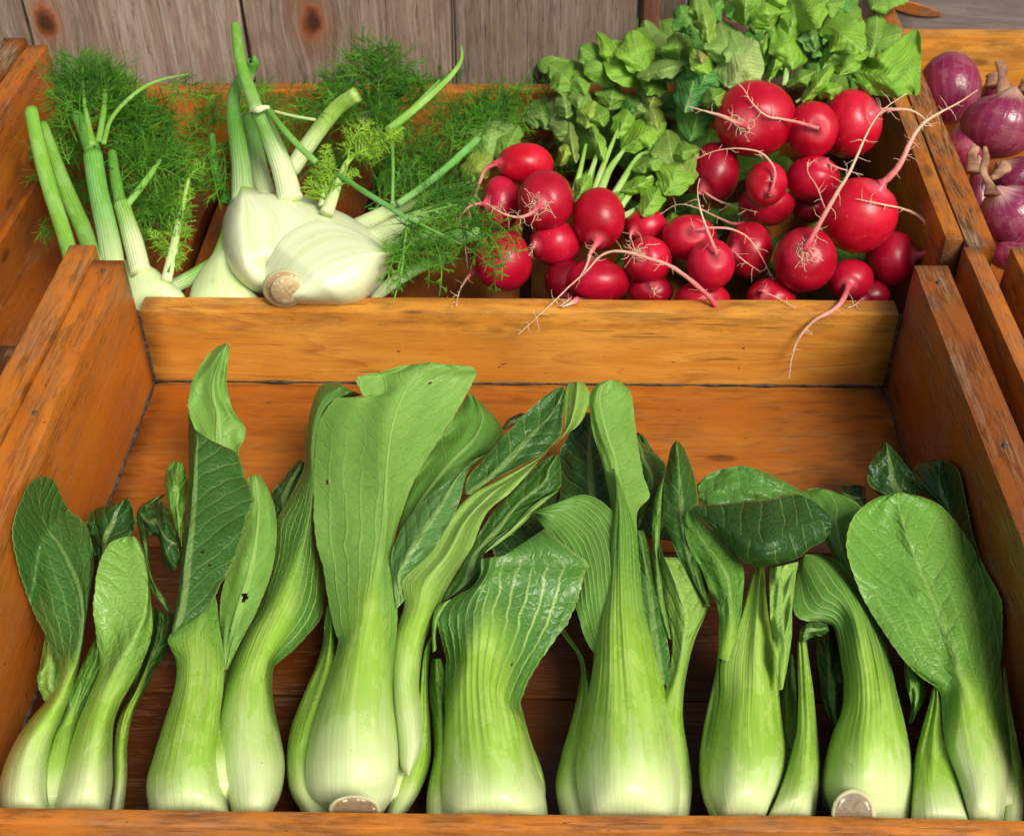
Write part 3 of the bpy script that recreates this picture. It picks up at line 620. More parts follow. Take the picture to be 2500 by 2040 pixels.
kq=PY(2225,18,.5485)
kn_=loft('knot_streak',[(2130,-30,2140,-10),(2165,-6,2160,12),(2200,0,2190,26),(2240,10,2230,38),(2280,24,2275,42),(2300,34,2300,38)],(0,0,1),[(0,0,0,0),(1,0,0,0)],M_WOODR,None,n=24,m=8,color=(.85,.95,1.3,.8))
vs=[]
for v in kn_.data.vertices:
    d=np.array(v.co)-CAM; t_=(.5478-CAM[1])/d[1]; v.co=(CAM+t_*d).tolist()
# give the streak its own thickness against the board
nv=len(kn_.data.vertices)//2
for i,v in enumerate(kn_.data.vertices):
    if i>=nv: v.co.y+=.003
kn_.parent=wall3; kn_.matrix_parent_inverse=Matrix.Translation(-Vector(wall3.location))

# ------------------------------------------------------------------ bok choy
A3=(0,750,.7432); A4=(650,800,.7143); A5=(1300,900,.6568); A6=(1700,1000,.5993)
LT=(.205,.395,.066,1); MD=(.115,.28,.035,1); DK=(.038,.118,.016,1); DK2=(.025,.082,.014,1); PALE=(.26,.44,.08,1)
def foot(fr,x,y,z=3.0):
    p=P(x*fr[2]+fr[0],y*fr[2]+fr[1],z/100); return (p[0],p[1]+.02,0.0)
def bok(fr,x,y,label,core):
    b=thing('bok_choy',foot(fr,x,y),label,'bok choy','bok choy in the front crate')
    # solid pale heart inside the stalks: (x,y,z,r) chain
    tube('heart',[(x_,y_,2.3,r_*1.1) for x_,y_,z_,r_ in core],fr,M_LEAF,b,n=24,k=22,color=MD,flat=.8,band=(0,.5))
    return b
def disc(par,fr,cx,cy,rx,ry,z,col=(1,1,1,1),mat=None,name='cut_base',dome=.3,n=36,tiltz=0,notch=0):
    ox,oy,sc=fr; vs=[];fs=[];rad=[]; rings=8; SEED[0]+=1; N=Noise(SEED[0])
    c=P(cx*sc+ox,cy*sc+oy,z/100)
    for back in (0,1):
        for i in range(rings+1):
            r=i/rings
            for j in range(n):
                th=2*math.pi*j/n; w_=1+.05*float(N(th*1.0 if th<math.pi else 2*math.pi-th,3))*r
                u=cx+rx*r*w_*math.cos(th); v=cy+ry*r*w_*math.sin(th)
                zz=z+tiltz*math.sin(th)*r*(-1)+dome*(1-r*r)+.05*float(N(u*.13,v*.13))-(0.9 if back else 0)
                if back: zz=z+tiltz*math.sin(th)*r*(-1)-.9*(1-.3*r*r)-dome*.3
                cap=PY(u*sc+ox,v*sc+oy,-.3652)[2]*100; zz=min(zz,cap-(.4 if back else 0)) if cap<zz+.5 else zz
                vs.append(P(u*sc+ox,v*sc+oy,zz/100)); rad.append((r,th,0))
    M_=(rings+1)*n
    for b in (0,1):
        for i in range(rings):
            for j in range(n):
                a=b*M_+i*n+j; q=b*M_+i*n+(j+1)%n; f=(a,q,q+n,a+n); fs.append(f if not b else f[::-1])
    for j in range(n):
        a=rings*n+j; q=rings*n+(j+1)%n; fs.append((a,q,q+M_,a+M_))
    o=mesh_obj(name,vs,fs,mat or M_CUT,par,color=col)
    at=o.data.attributes.new('rad','FLOAT_VECTOR','POINT'); at.data.foreach_set('vector',np.array(rad).ravel()); return o
def leaf(par,fr,rows,zs,col=MD,**k):
    k.setdefault('clampy',-.3625); k.setdefault('clampx',True)
    if k.get('ribs'): k['ribs']*=.8
    if k.get('b0',.4)>0: k.setdefault('pleat',.15)
    if k.get('b0',.4)<=.3 and k.get('b0',.4)>-.9: k.setdefault('smin',.42)
    k['ruffle']=k.get('ruffle',.15)*1.8
    k.setdefault('fan',.8 if k.get('b0',.4)>0 else 0)
    return loft('leaf',rows,fr,zs,M_LEAF,par,color=col,**k)

# ---- 1 leftmost
b=bok(A3,190,1600,'leftmost bok choy, two splayed pale stalks, a dark leaf curling against the left side board',[(190,1660,2.2,95),(200,1550,2.4,110),(220,1420,2.4,85),(250,1300,2.6,45)])
leaf(b,A3,[(345,1690,405,1665),(368,1570,418,1550),(372,1450,420,1430),(388,1350,440,1330),(430,1260,482,1250),(470,1150,515,1180),(492,1060,560,1110),(500,985,572,1010)],[(0,2.4,1.4,1.2),(.6,3,2,1.6),(1,3.6,3.0,2.4)],DK,b0=.6,b1=.78,bt=.25)
leaf(b,A3,[(160,1660,185,1655),(155,1550,200,1560),(175,1430,225,1450),(215,1340,250,1360),(235,1260,285,1280),(290,1130,326,1180),(322,1078,332,1090)],[(0,3.0,3.6,3.6),(.5,3.4,4,4),(1,4.8,4.4,4.4)],MD,b0=.5,b1=.7)
leaf(b,A3,[(320,850,338,840),(292,740,400,770),(288,690,440,735),(322,658,440,680),(385,645,422,624)],[(0,4,3.6,3.6),(1,5.4,4.8,4.8)],DK2,b0=-1,b1=-.5,ruffle=.3)
leaf(b,A3,[(150,1300,222,1250),(122,1232,208,1190),(134,1160,190,1130),(150,1070,168,1080)],[(0,3.6,3.2,3.6),(1,4.4,4,4.2)],LT,b0=-1,b1=-.5,wob=.05)
leaf(b,A3,[(0,1705,80,1700,166,1672),(-8,1600,70,1600,153,1590),(14,1500,80,1500,156,1500),(60,1405,112,1410,174,1420),(113,1335,155,1345,200,1355),(165,1275,195,1285,226,1290),(195,1215,222,1225,244,1235),(172,1140,255,1160,262,1160),(142,1060,272,1070,280,1050),(108,1000,275,1000,292,960),(82,930,260,925,305,880),(60,855,230,855,303,790),(43,765,195,785,275,712),(50,690,152,728,226,665),(70,630,128,655,205,625),(92,588,132,590,188,582),(118,562,136,557,164,556)],
     [(0,5.2,2.6,3.4),(.2,5.6,3,3.6),(.42,5.6,4.6,4.6),(.6,6.2,4.4,5.2),(.8,6.2,5.0,4.2),(1,5.8,5.2,4.6)],(.055,.165,.028,1),b0=.42,b1=.52,bt=.05,ruffle=.25,wob=.04,n=100,m=40)
leaf(b,A3,[(168,1690,265,1685,352,1685),(194,1570,285,1570,370,1560),(224,1455,300,1455,370,1460),(253,1365,318,1360,374,1370),(288,1280,350,1265,398,1300),(326,1185,392,1170,448,1210),(318,1090,438,1085,488,1115),(308,1000,474,1010,502,1040),(312,910,486,930,496,960),(330,825,478,840,486,860),(365,770,455,770,470,790),(415,752,440,752,448,756)],
     [(0,5.6,3.0,2.8),(.25,6.0,3.6,3.2),(.5,5.8,4.6,4.6),(.75,6.2,7.0,5.2),(1,7.0,7.0,6.4)],LT,b0=.42,b1=.6,bt=-.05,ruffle=.18,n=90,m=36)
# dark curled leaves between 1 and 2
leaf(b,A3,[(540,990,572,1010),(500,930,545,960),(474,840,500,880),(460,750,488,770),(446,690,492,700),(462,652,510,655),(500,628,545,612)],[(0,4.2,4.2,4.2),(.5,5.4,5,5),(1,6.2,5.6,5.4)],DK,b0=-1,b1=-.5,ruffle=.2)
leaf(b,A3,[(455,668,462,690),(480,650,488,745),(510,640,520,760),(535,640,542,850),(556,670,572,862),(572,720,592,830),(590,790,594,812)],[(0,6.4,6,6),(.5,7.4,7,5.4),(1,6.6,6,5.6)],DK2,b0=-1,b1=-.5,ruffle=.35,rnd=.8,th=(.1,.06))

# ---- 2
b=bok(A3,700,1600,'second bok choy from the left, a tall pale leaf behind an upright dark one',[(715,1665,2.2,170),(715,1560,2.6,185),(720,1440,2.6,140),(735,1300,2.8,95),(760,1200,3,70)])
leaf(b,A3,[(905,700,965,650),(890,620,985,600),(935,555,1000,545),(985,500,1000,510)],[(0,3,2.6,2.6),(1,3.8,3.4,3.4)],DK2,b0=-1,b1=-.5)
leaf(b,A3,[(660,600,740,600),(645,500,780,540),(640,430,788,470),(624,370,798,440),(621,310,802,392),(627,250,768,340),(652,200,746,270),(694,145,748,200),(738,118,756,124)],[(0,4.6,4.4,4.2),(.5,6.6,6.4,6.0),(1,8.4,8.0,8.2)],LT,b0=-1,b1=-.5,ruffle=.2,wob=.05,side=1)
leaf(b,A3,[(590,790,602,780),(572,700,604,700),(546,620,612,640),(543,550,616,575),(568,503,602,512)],[(0,6.6,6.2,6.2),(.6,7.2,7.0,6.2),(1,7.4,7,6.8)],MD,b0=-1,b1=-.5,ruffle=.25,n=40,m=20)
leaf(b,A3,[(735,1190,747,1192),(724,1080,792,1095),(722,980,850,980),(742,880,890,880),(768,780,909,765),(790,680,904,665),(802,600,884,605),(820,551,856,551)],[(0,4.2,4.2,4.2),(.5,5.4,5.0,4.6),(1,6.4,6,5.6)],LT,b0=-1,b1=-.5,ruffle=.15,holes=[(.37,.12,1.7),(.39,.05,1.2),(.70,.3,.5),(.2,-.2,.6)],side=1,crease=.1)
leaf(b,A3,[(770,1690,830,1690,882,1680),(742,1590,835,1590,922,1600),(716,1490,830,1490,936,1500),(716,1380,815,1385,920,1400),(736,1260,825,1265,898,1290),(762,1160,845,1170,898,1190),(800,1060,880,1080,925,1160),(848,985,912,1000,1005,1085),(875,900,948,910,1060,1010),(898,800,975,830,1068,900),(905,705,1000,740,1052,790),(955,615,1020,650,1038,700),(1000,520,1028,560,1035,600),(1005,430,1030,470,1040,500),(1022,330,1040,390,1052,410),(1055,258,1068,320,1090,320),(1120,245,1130,262,1190,288)],
     [(0,5.2,3.4,2.4),(.2,5.4,3.6,2.6),(.4,5.2,4.2,3.6),(.55,5.4,4.2,3.2),(.75,6.2,5.0,4.2),(1,7.0,6.2,6.2)],(.08,.21,.03,1),fan=1.3,b0=.46,b1=.70,bt=.34,ruffle=.2,n=110,m=40)
leaf(b,A3,[(496,1690,630,1695,764,1690),(480,1570,610,1570,732,1580),(506,1465,620,1465,716,1470),(544,1345,636,1345,723,1350),(574,1240,650,1240,736,1235),(578,1160,655,1150,738,1150),(552,1090,655,1080,722,1050),(590,1040,655,1010,714,980),(650,985,670,960,706,940)],
     [(0,5.8,3.0,3.6),(.3,6.0,3.4,4.0),(.7,5.2,4.4,4.6),(1,5.6,5,5.2)],MD,b0=.72,b1=1.0,bt=.15,n=80,m=40,ribs=.05)
leaf(b,A3,[(562,1072,572,1066),(574,1010,588,1005,682,988),(586,930,600,930,726,905),(596,840,610,840,768,835),(606,750,620,750,802,742),(616,650,630,650,829,655),(621,560,636,560,829,595),(618,480,640,480,804,548),(618,420,645,430,778,478),(619,345,640,400,700,445)],[(0,6.4,6.2,6.2),(.5,7.6,7.0,6.4),(1,8.4,7.4,7.2)],DK,b0=-1,b1=-.5,ruffle=.16,wob=.035,holes=[(.33,.45,.9),(.40,.25,.7),(.47,.22,.7)],n=90,m=36,crease=.12)

# ---- 3 the largest
b=bok(A4,310,1560,'largest bok choy, third from left, with a huge pale fan leaf and cut root end',[(310,1650,1.6,150),(310,1540,2.6,185),(310,1420,2.8,165),(330,1260,3.2,110),(370,1100,3.6,70)])
leaf(b,A4,[(805,345,815,350),(830,310,850,330),(870,290,905,300)],[(0,3.4,3.2,3.2),(1,3.8,3.6,3.6)],(.05,.06,.02,1),b0=-1,b1=-.5,n=16,m=10)
leaf(b,A4,[(450,720,500,660),(470,600,600,560),(530,470,705,470),(615,350,795,405),(668,258,806,338),(692,220,735,255)],[(0,4.6,4.6,4.2),(1,5.6,5.6,4.4)],MD,b0=-1,b1=-.5,ruffle=.2,side=1,n=70)
leaf(b,A4,[(400,1690,455,1690),(428,1605,522,1590),(452,1500,562,1480),(498,1400,562,1370),(518,1250,554,1250),(530,1130,558,1100),(548,1075,572,1050)],[(0,3.2,2.4,1.6),(.5,3.8,3,2),(1,4.2,3.6,3.2)],MD,b0=.7,b1=1)
leaf(b,A4,[(126,1665,180,1680,260,1660),(80,1580,130,1580,210,1590),(68,1480,120,1480,200,1490),(82,1370,135,1375,205,1380),(126,1255,175,1255,235,1260),(166,1160,205,1160,255,1160),(193,1080,215,1090,238,1100),(200,1000,220,1010,236,1030),(206,950,215,950,226,960)],[(0,3.4,1.8,3),(.5,4.0,2.2,3.4),(1,4.6,4,4)],MD,b0=.75,b1=1.0)
leaf(b,A4,[(568,1110,582,1100),(566,1040,580,1050),(570,985,592,1000),(590,945,640,930),(640,925,700,895),(712,880,730,868)],[(0,5,4.6,4.6),(1,5.6,5,5)],LT,b0=-1,b1=-.5,n=30,m=10,ruffle=.1)
leaf(b,A4,[(600,935,640,915),(636,870,725,872),(690,775,745,768),(735,690,830,700),(785,615,915,608),(895,500,1000,552),(925,470,1008,490),(990,428,1003,440)],[(0,4.6,4.4,4.2),(.6,5.8,5.4,5),(1,6.2,6,5.6)],DK,b0=-1,b1=-.5,ruffle=.2,n=70)
leaf(b,A4,[(742,770,750,768),(830,690,845,700),(910,608,930,616),(985,560,1000,556)],[(0,5,5,5),(1,5.7,5.6,5.4)],PALE,b0=-1,b1=-.5,n=30,m=8,ruffle=.05,side=1)
leaf(b,A4,[(478,1532,486,1530,494,1524),(456,1490,490,1500,520,1470),(450,1420,495,1420,536,1410),(436,1300,482,1310,532,1320),(430,1170,472,1180,524,1210),(440,1050,492,1060,540,1080),(472,940,525,960,590,960),(462,868,545,870,636,860),(540,785,620,770,700,760),(618,665,680,660,755,632),(698,572,770,565,842,556),(800,515,860,510,930,458),(935,440,960,430,1003,382),(1012,372,1025,350,1062,338),(1018,290,1050,285,1093,288),(1024,205,1060,215,1106,226),(1042,186,1062,184,1082,184)],
     [(0,4.8,3.8,3.2),(.25,5.0,4.2,3.6),(.45,5.6,5.2,4.6),(.7,7.0,6.8,6.0),(1,8.0,7.6,7.4)],PALE,b0=.34,b1=.52,bt=.12,ruffle=.12,side=1,n=110,m=36)
leaf(b,A4,[(680,568,700,570),(690,512,735,540,772,522),(752,438,800,480,872,470),(830,350,880,390,960,420),(905,275,960,310,1004,370),(960,226,995,260,1014,300),(1010,198,1018,205,1024,220)],[(0,7.0,7.0,7.0),(.5,7.2,7.6,7.4),(1,8.4,8.2,8.2)],DK,b0=-1,b1=-.5,ruffle=.12,n=70,crease=.14)
leaf(b,A4,[(442,965,476,925),(428,850,466,862),(425,790,500,830),(440,735,538,795),(482,655,603,712),(550,580,655,605),(640,506,692,486),(700,455,757,430)],[(0,5.8,5.6,5.8),(.5,7.2,6.8,6.8),(1,7.8,7.6,7.4)],(.10,.23,.055,1),b0=-1,b1=-.5,ruffle=.12,n=70,crease=.1)
leaf(b,A4,[(205,1650,300,1665,402,1655),(146,1595,300,1600,440,1575),(134,1500,300,1500,453,1490),(152,1385,298,1385,448,1385),(188,1265,305,1265,434,1270),(224,1155,318,1155,436,1160),(246,1075,330,1060,446,1050),(238,1045,345,985,450,970),(214,950,362,910,440,905),(198,830,380,820,432,840),(170,700,398,695,440,720),(157,570,405,575,482,580),(155,450,411,470,532,475),(172,340,420,375,590,385),(215,265,436,300,648,292),(246,238,456,245,690,220),(330,236,480,200,716,165),(306,172,520,160,715,142),(390,152,545,140,690,130),(460,130,560,118,640,128)],
     [(0,4.2,3.0,3.0),(.1,6.3,3.8,4.0),(.18,6.7,3.9,4.1),(.3,6.6,4.4,4.6),(.5,6.4,5.6,6.0),(.75,7.6,6.8,6.6),(1,9.0,8.4,8.4)],LT,b0=.42,b1=.60,bt=.22,ruffle=.22,wob=.025,fan=.55,pleat=.10,holes=[(.71,-.80,.55),(.72,-.73,.5),(.70,.05,.5),(.93,.3,.6),(.41,-.8,.6)],side=1,n=120,m=48,ribs=.06,crease=.16)
disc(b,A4,306,1648,90,52,6.15,(.66,.60,.50,1),tiltz=.5,dome=.08)
# ---- 4 short
b=bok(A4,775,1600,'short bok choy, fourth from the left, squat top with one leaf leaning right',[(780,1670,2.2,160),(770,1560,2.6,165),(755,1440,2.6,140),(745,1300,2.8,115),(745,1180,3,90)])
leaf(b,A4,[(546,1690,600,1690,660,1690),(550,1585,600,1585,650,1590),(572,1460,605,1460,645,1460),(568,1350,600,1350,640,1350),(558,1230,590,1230,630,1230),(566,1130,582,1130,600,1130)],[(0,3.4,2,2.8),(1,3.8,3,3)],MD,b0=.4,b1=.75)
leaf(b,A4,[(612,1700,785,1700,966,1690),(598,1580,780,1580,950,1580),(605,1450,762,1450,908,1450),(608,1330,745,1330,882,1340),(611,1220,736,1220,866,1285),(616,1130,738,1130,916,1185),(596,1060,748,1050,990,1060),(586,990,757,960,1048,965),(634,925,765,900,1082,885),(700,885,772,850,1095,835),(732,840,785,815,1100,803),(735,792,800,782,1035,755),(742,790,812,778,948,688)],
     [(0,5.8,3.2,3.0),(.2,6.2,3.4,3.2),(.45,5.8,4.2,4.4),(.7,6.6,5.6,5.8),(.88,7.6,7,6.6),(1,7.6,7.4,7.8)],(.075,.205,.03,1),b0=.62,b1=.86,bt=.36,ruffle=.22,wob=.03,holes=[(.90,.25,.7),(.70,.5,.6),(.62,.48,.6)],n=120,m=80,ribs=.07,crease=.0,ridge=.13,fan=1.5)
# ---- 5
b=bok(A5,350,1580,'broad white-footed bok choy, fifth from the left, with a tall narrow leaf',[(350,1650,2.2,180),(350,1540,2.6,190),(350,1420,2.6,165),(340,1280,2.8,120),(330,1120,3,85)])
leaf(b,A5,[(385,265,395,262),(395,400,440,300),(392,470,494,360),(388,540,474,430),(395,600,430,520)],[(0,4.4,4,4),(1,4,3.4,3.4)],DK,b0=-1,b1=-.5,ruffle=.2,n=40,m=20)
leaf(b,A5,[(60,560,330,560),(100,480,330,480),(95,400,325,400),(100,320,310,320),(135,240,285,240),(190,160,250,170)],[(0,3.4,3,3),(1,4.4,4,4)],DK2,b0=-1,b1=-.5,ruffle=.25,n=40,m=24)  # stands for the tall leaf's shaded left half, shade put into the dark colour
leaf(b,A5,[(108,1690,170,1690,250,1690),(86,1550,150,1550,225,1560),(106,1440,160,1440,215,1450),(138,1330,180,1330,225,1330),(163,1230,200,1230,235,1220),(178,1130,195,1140,214,1150),(162,1060,178,1060,190,1070),(100,975,108,965,112,960)],[(0,3.6,2,3.2),(1,3.6,3,3)],MD,b0=.6,b1=.9)
leaf(b,A5,[(500,1000,516,1005),(460,880,492,872),(450,740,476,730),(444,610,472,640),(450,505,486,520),(476,415,500,395)],[(0,4.8,4.6,4.6),(1,5.8,5.4,5.4)],MD,b0=-1,b1=-.5,n=40,m=12)
leaf(b,A5,[(490,1690,535,1690,580,1690),(490,1545,545,1550,594,1550),(485,1410,535,1420,580,1430),(470,1280,515,1290,560,1300),(508,1140,540,1150,568,1160),(518,1010,560,1030,602,1010),(496,890,570,930,655,880),(478,750,540,820,620,830),(470,640,490,700,545,700)],[(0,3.8,3,2.6),(.5,4.6,4,3.6),(1,5.8,5.4,5.2)],PALE,b0=.5,b1=.7,ruffle=.15,n=70,crease=.1)
leaf(b,A5,[(648,878,662,886),(580,780,652,825),(522,650,634,700),(488,540,620,540),(488,430,603,405),(504,340,578,325),(516,290,556,285),(532,268,545,272)],[(0,5.4,5.2,5.2),(.5,6.4,5.8,5.6),(1,7.0,6.4,6.4)],DK,b0=-1,b1=-.5,ruffle=.2,holes=[(.72,-.45,.6)],n=70)
leaf(b,A5,[(255,900,320,900,418,900),(268,800,320,800,404,800),(288,700,320,700,397,700),(300,600,322,600,391,600),(292,520,325,520,392,530),(276,430,318,430,432,470),(255,340,304,340,415,400),(228,250,276,250,394,290),(214,170,254,170,382,200),(212,110,244,105,374,130),(228,68,256,66,364,84),(262,45,290,42,322,42)],
     [(0,5.6,4.6,4.8),(.5,6.4,5.8,5.4),(1,8.4,7.8,7.2)],LT,b0=-1,b1=-.5,ruffle=.15,side=1,crease=.3,n=80,m=36)
leaf(b,A5,[(228,1060,335,960),(190,985,338,850),(165,900,338,720),(150,815,332,600),(118,705,280,510),(60,610,192,468),(22,562,110,490),(3,536,12,528)],[(0,5.0,4.4,4.8),(.3,5.7,5.0,5.9),(.6,5.9,5.2,6.2),(1,6.4,5.8,6.0)],MD,b0=-.2,b1=.3,ruffle=.15,side=1,n=80,m=56,crease=.1,pleat=.1,ridge=.08,fan=1.4)
leaf(b,A5,[(440,1150,505,1180),(415,1060,512,1110),(395,940,500,980),(385,820,484,850),(380,700,452,720),(382,600,412,600)],[(0,4.6,4.4,4.4),(.5,5.0,4.8,4.6),(1,5.2,5,4.6)],(.06,.17,.025,1),b0=-1,b1=-.5,n=60,m=24)
leaf(b,A5,[(-120,740,330,800),(-160,640,330,680),(-130,540,320,560),(-40,450,310,440),(60,370,280,350),(150,320,220,310)],[(0,2.0,1.8,1.8),(1,3.2,2.8,2.8)],DK2,b0=-1,b1=-.5,n=50,m=30,ruffle=.25)
leaf(b,A5,[(380,620,520,640),(390,500,560,540),(395,380,540,420),(385,260,460,320),(390,235,410,245)],[(0,2.6,2.4,2.4),(1,3.6,3.2,3.2)],DK,b0=-1,b1=-.5,n=50,m=24,ruffle=.2)
leaf(b,A5,[(195,1695,360,1695,545,1690),(164,1560,355,1560,556,1550),(164,1440,350,1440,538,1420),(188,1300,345,1300,508,1280),(216,1160,336,1160,484,1150),(230,1050,328,1050,456,1040),(236,970,325,970,438,960),(248,890,322,890,415,890),(262,800,322,800,404,800),(278,710,322,710,396,710),(292,620,324,620,388,620),(304,530,325,530,362,530),(308,440,316,440,330,440),(296,370,300,370,304,370)],
     [(0,6.2,3.0,3.0),(.15,6.9,3.4,3.4),(.4,6.4,4.2,4.4),(.6,6.1,5.0,5.2),(.85,6.75,6.3,6.0),(1,7.0,6.8,6.8)],MD,th=(.2,.03),fan=1.4,ridge=.10,b0=.50,b1=.86,bt=.15,ruffle=.1,wob=.0,n=110,m=56,ribs=.10,crease=.0,pleat=.08)

# ---- 6
b=bok(A5,840,1580,'bok choy capped by a folded-over dark glossy leaf, sixth from the left',[(840,1650,2.2,170),(830,1540,2.6,165),(810,1420,2.6,140),(800,1280,2.8,110),(810,1120,3,80)])
leaf(b,A5,[(610,430,622,500),(645,398,645,515),(700,374,700,520),(780,361,790,520),(860,382,870,510),(930,415,940,500),(985,445,990,490),(1040,470,1045,480)],[(0,5.4,5.6,5.2),(.5,6.2,6.2,5.8),(1,5.4,5.4,5.2)],(.10,.25,.04,1),b0=-1,b1=-.5,ruffle=.2,n=70,m=24,fan=-1,crease=0)
leaf(b,A5,[(945,1460,960,1470,978,1400),(922,1260,950,1260,985,1290),(930,1160,950,1160,975,1130),(945,1060,960,1060,968,1060)],[(0,2.8,2.4,2.4),(1,3.4,3,3)],DK,b0=.5,b1=1)
leaf(b,A5,[(672,1690,710,1690,740,1690),(634,1600,670,1600,710,1600),(619,1500,660,1500,700,1520),(628,1380,665,1380,705,1390),(653,1250,685,1250,725,1260),(680,1130,692,1130,704,1140),(688,1050,696,1050,705,1060)],[(0,4,2.6,3.6),(1,4.6,4,4.2)],LT,b0=.8,b1=1.1,n=50,m=16)
leaf(b,A5,[(988,1022,1018,1014),(1002,958,1040,996),(1050,940,1075,992),(1095,948,1104,975)],[(0,5.4,5.2,5.2),(.5,5.8,5.6,5.0),(1,5.4,5.2,4.8)],DK,b0=-1,b1=-.5,n=30,m=16,ruffle=.15)
leaf(b,A5,[(700,1700,790,1700,866,1690),(650,1570,790,1570,932,1550),(655,1440,795,1440,946,1440),(678,1320,795,1320,928,1310),(696,1210,800,1210,917,1210),(700,1090,805,1090,906,1090),(738,990,815,990,888,980),(775,890,828,885,873,880),(806,790,840,780,864,770),(835,700,850,700,862,700)],
     [(0,6.4,3.2,3.4),(.2,6.8,3.6,3.8),(.5,6.0,4.4,4.4),(1,5.6,5.0,5.0)],LT,b0=.85,b1=1.15,bt=.1,n=90,m=44,ribs=.07)
leaf(b,A5,[(858,1700,950,1700,1048,1690),(905,1600,985,1600,1066,1560),(938,1510,1005,1500,1070,1470),(962,1430,1010,1420,1064,1390),(982,1340,1018,1330,1054,1290),(988,1230,1015,1220,1045,1200),(986,1120,1010,1110,1032,1110),(985,1015,1002,1012,1018,1008)],[(0,6.6,5.4,2.8),(.5,5.6,4.8,3.4),(1,5.4,4.8,4.4)],LT,b0=1.0,b1=1.4,n=70,m=24,ribs=.05)
leaf(b,A5,[(690,1075,720,1085,745,1080),(692,980,735,960,770,950),(690,900,735,870,782,840),(655,810,720,770,785,735),(620,735,680,700,745,672),(578,650,630,640,700,620),(561,570,600,570,650,578),(566,528,590,525,612,524)],[(0,5.4,4.8,5.2),(.5,6.4,5.6,6.2),(1,6.8,6.6,6.6)],MD,b0=.1,b1=.4,ruffle=.2,n=70,wob=.04)
leaf(b,A5,[(916,1195,930,1190,944,1130),(905,1090,935,1080,962,1010),(890,970,930,960,966,910),(880,860,925,850,974,810),(884,740,930,730,988,716)],[(0,6.0,5.8,5.6),(.5,6.8,6.4,6.2),(1,7.2,6.8,6.6)],PALE,b0=.1,b1=.5,ruffle=.4,n=60,m=24,wob=.05)
leaf(b,A5,[(600,512,602,520,606,528),(650,506,660,560,676,600),(715,500,715,590,735,660),(780,492,780,620,785,715),(845,486,850,640,850,737),(905,478,915,630,930,722),(955,468,970,600,990,702),(1005,469,1025,560,1040,662),(1060,502,1070,560,1082,640),(1104,545,1112,575,1110,605)],[(0,7.4,7.4,7.2),(.5,8.8,8.2,6.6),(1,7.6,7.6,7.2)],DK2,b0=-1,b1=-.5,ruffle=.15,wob=.03,n=90,m=40,rnd=.7,th=(.06,.06),fan=-1,crease=0)
# ---- 7
b=bok(A6,700,1560,'bok choy bending left, wide white foot with cut root end, seventh from the left',[(700,1640,2.2,170),(700,1540,2.6,175),(700,1420,2.8,150),(710,1280,3.0,110),(700,1120,3.2,80)])
leaf(b,A6,[(590,310,600,370),(640,305,650,400),(690,310,690,390)],[(0,2.6,2.4,2.4),(1,2.6,2.4,2.4)],DK2,b0=-1,b1=-.5,n=20,m=12)
leaf(b,A6,[(560,1290,590,1290),(520,1200,588,1200),(500,1080,590,1100),(490,950,580,990),(510,870,560,880)],[(0,2.6,2.4,2.6),(1,3.6,3,3)],DK2,b0=-1,b1=-.5,n=40,m=16)
leaf(b,A6,[(650,790,728,870),(610,690,716,780),(560,600,690,680),(510,510,662,580),(470,430,660,500),(446,360,690,430),(448,325,640,365),(500,318,560,330)],[(0,4.4,4.2,3.6),(.6,5.4,5.2,4.2),(1,5.4,5.4,5)],MD,b0=-1,b1=-.5,ruffle=.2,side=1,n=80)
leaf(b,A6,[(575,1700,715,1700,862,1690),(516,1560,705,1560,884,1540),(522,1440,700,1440,878,1420),(552,1325,700,1320,856,1300),(592,1215,706,1210,828,1185),(600,1100,700,1090,800,1075),(584,990,682,980,770,960),(576,930,668,905,742,880),(560,885,650,830,712,800),(520,862,620,765,680,735),(440,860,585,705,645,675),(400,820,545,650,605,632),(398,740,500,610,555,608),(405,670,455,590,500,586),(425,615,440,590,450,588)],
     [(0,4.4,3.0,3.2),(.1,6.3,3.3,3.5),(.2,6.9,3.4,3.6),(.4,6.2,4.6,4.4),(.7,6.4,5.0,5.4),(1,5.8,5.2,5.4)],MD,b0=.50,b1=.85,bt=.3,ruffle=.15,fan=1.4,ridge=.08,n=110,m=72,ribs=.1,side=1,crease=.1)
disc(b,A6,640,1645,92,100,6.1,(.62,.62,.60,1),tiltz=.62,dome=.08)
# ---- 8
b=bok(A6,1130,1570,'rightmost bok choy with one big round blistered light green leaf',[(1150,1640,2.2,160),(1140,1530,2.6,170),(1120,1400,2.6,135),(1110,1260,2.8,100),(1100,1130,3,70)])
leaf(b,A6,[(1040,440,1165,650),(970,370,1130,520),(900,320,1105,400),(884,268,1088,320),(902,224,1068,248),(972,198,1020,204)],[(0,3.6,3.2,2.6),(1,5.4,4.8,4.2)],DK2,b0=-1,b1=-.5,ruffle=.25,n=60)
leaf(b,A6,[(765,365,915,360),(704,300,898,310),(700,240,880,260),(732,178,832,195),(764,128,780,135)],[(0,4.4,4.2,3.8),(1,5.6,5.2,5)],DK2,b0=-1,b1=-.5,ruffle=.25,n=50)
leaf(b,A6,[(862,1282,880,1275,892,1250),(875,1200,895,1200,932,1185),(852,1110,880,1120,930,1112),(846,1050,862,1060,885,1062),(850,1020,855,1022,862,1024)],[(0,3.6,3.4,3.2),(.5,4.6,4,3.8),(1,4.4,4.2,4.2)],MD,b0=-1,b1=-.5,ruffle=.35,n=40,m=18)
leaf(b,A6,[(1240,1690,1290,1690,1330,1680),(1268,1520,1305,1520,1336,1500),(1264,1360,1290,1370,1315,1380),(1252,1210,1272,1220,1288,1250),(1250,1110,1260,1110,1270,1130),(1250,1050,1254,1045,1258,1040)],[(0,3.4,2.8,1.8),(1,3.8,3.4,3.2)],(.1,.16,.05,1),b0=.8,b1=1.2,n=50,m=16)
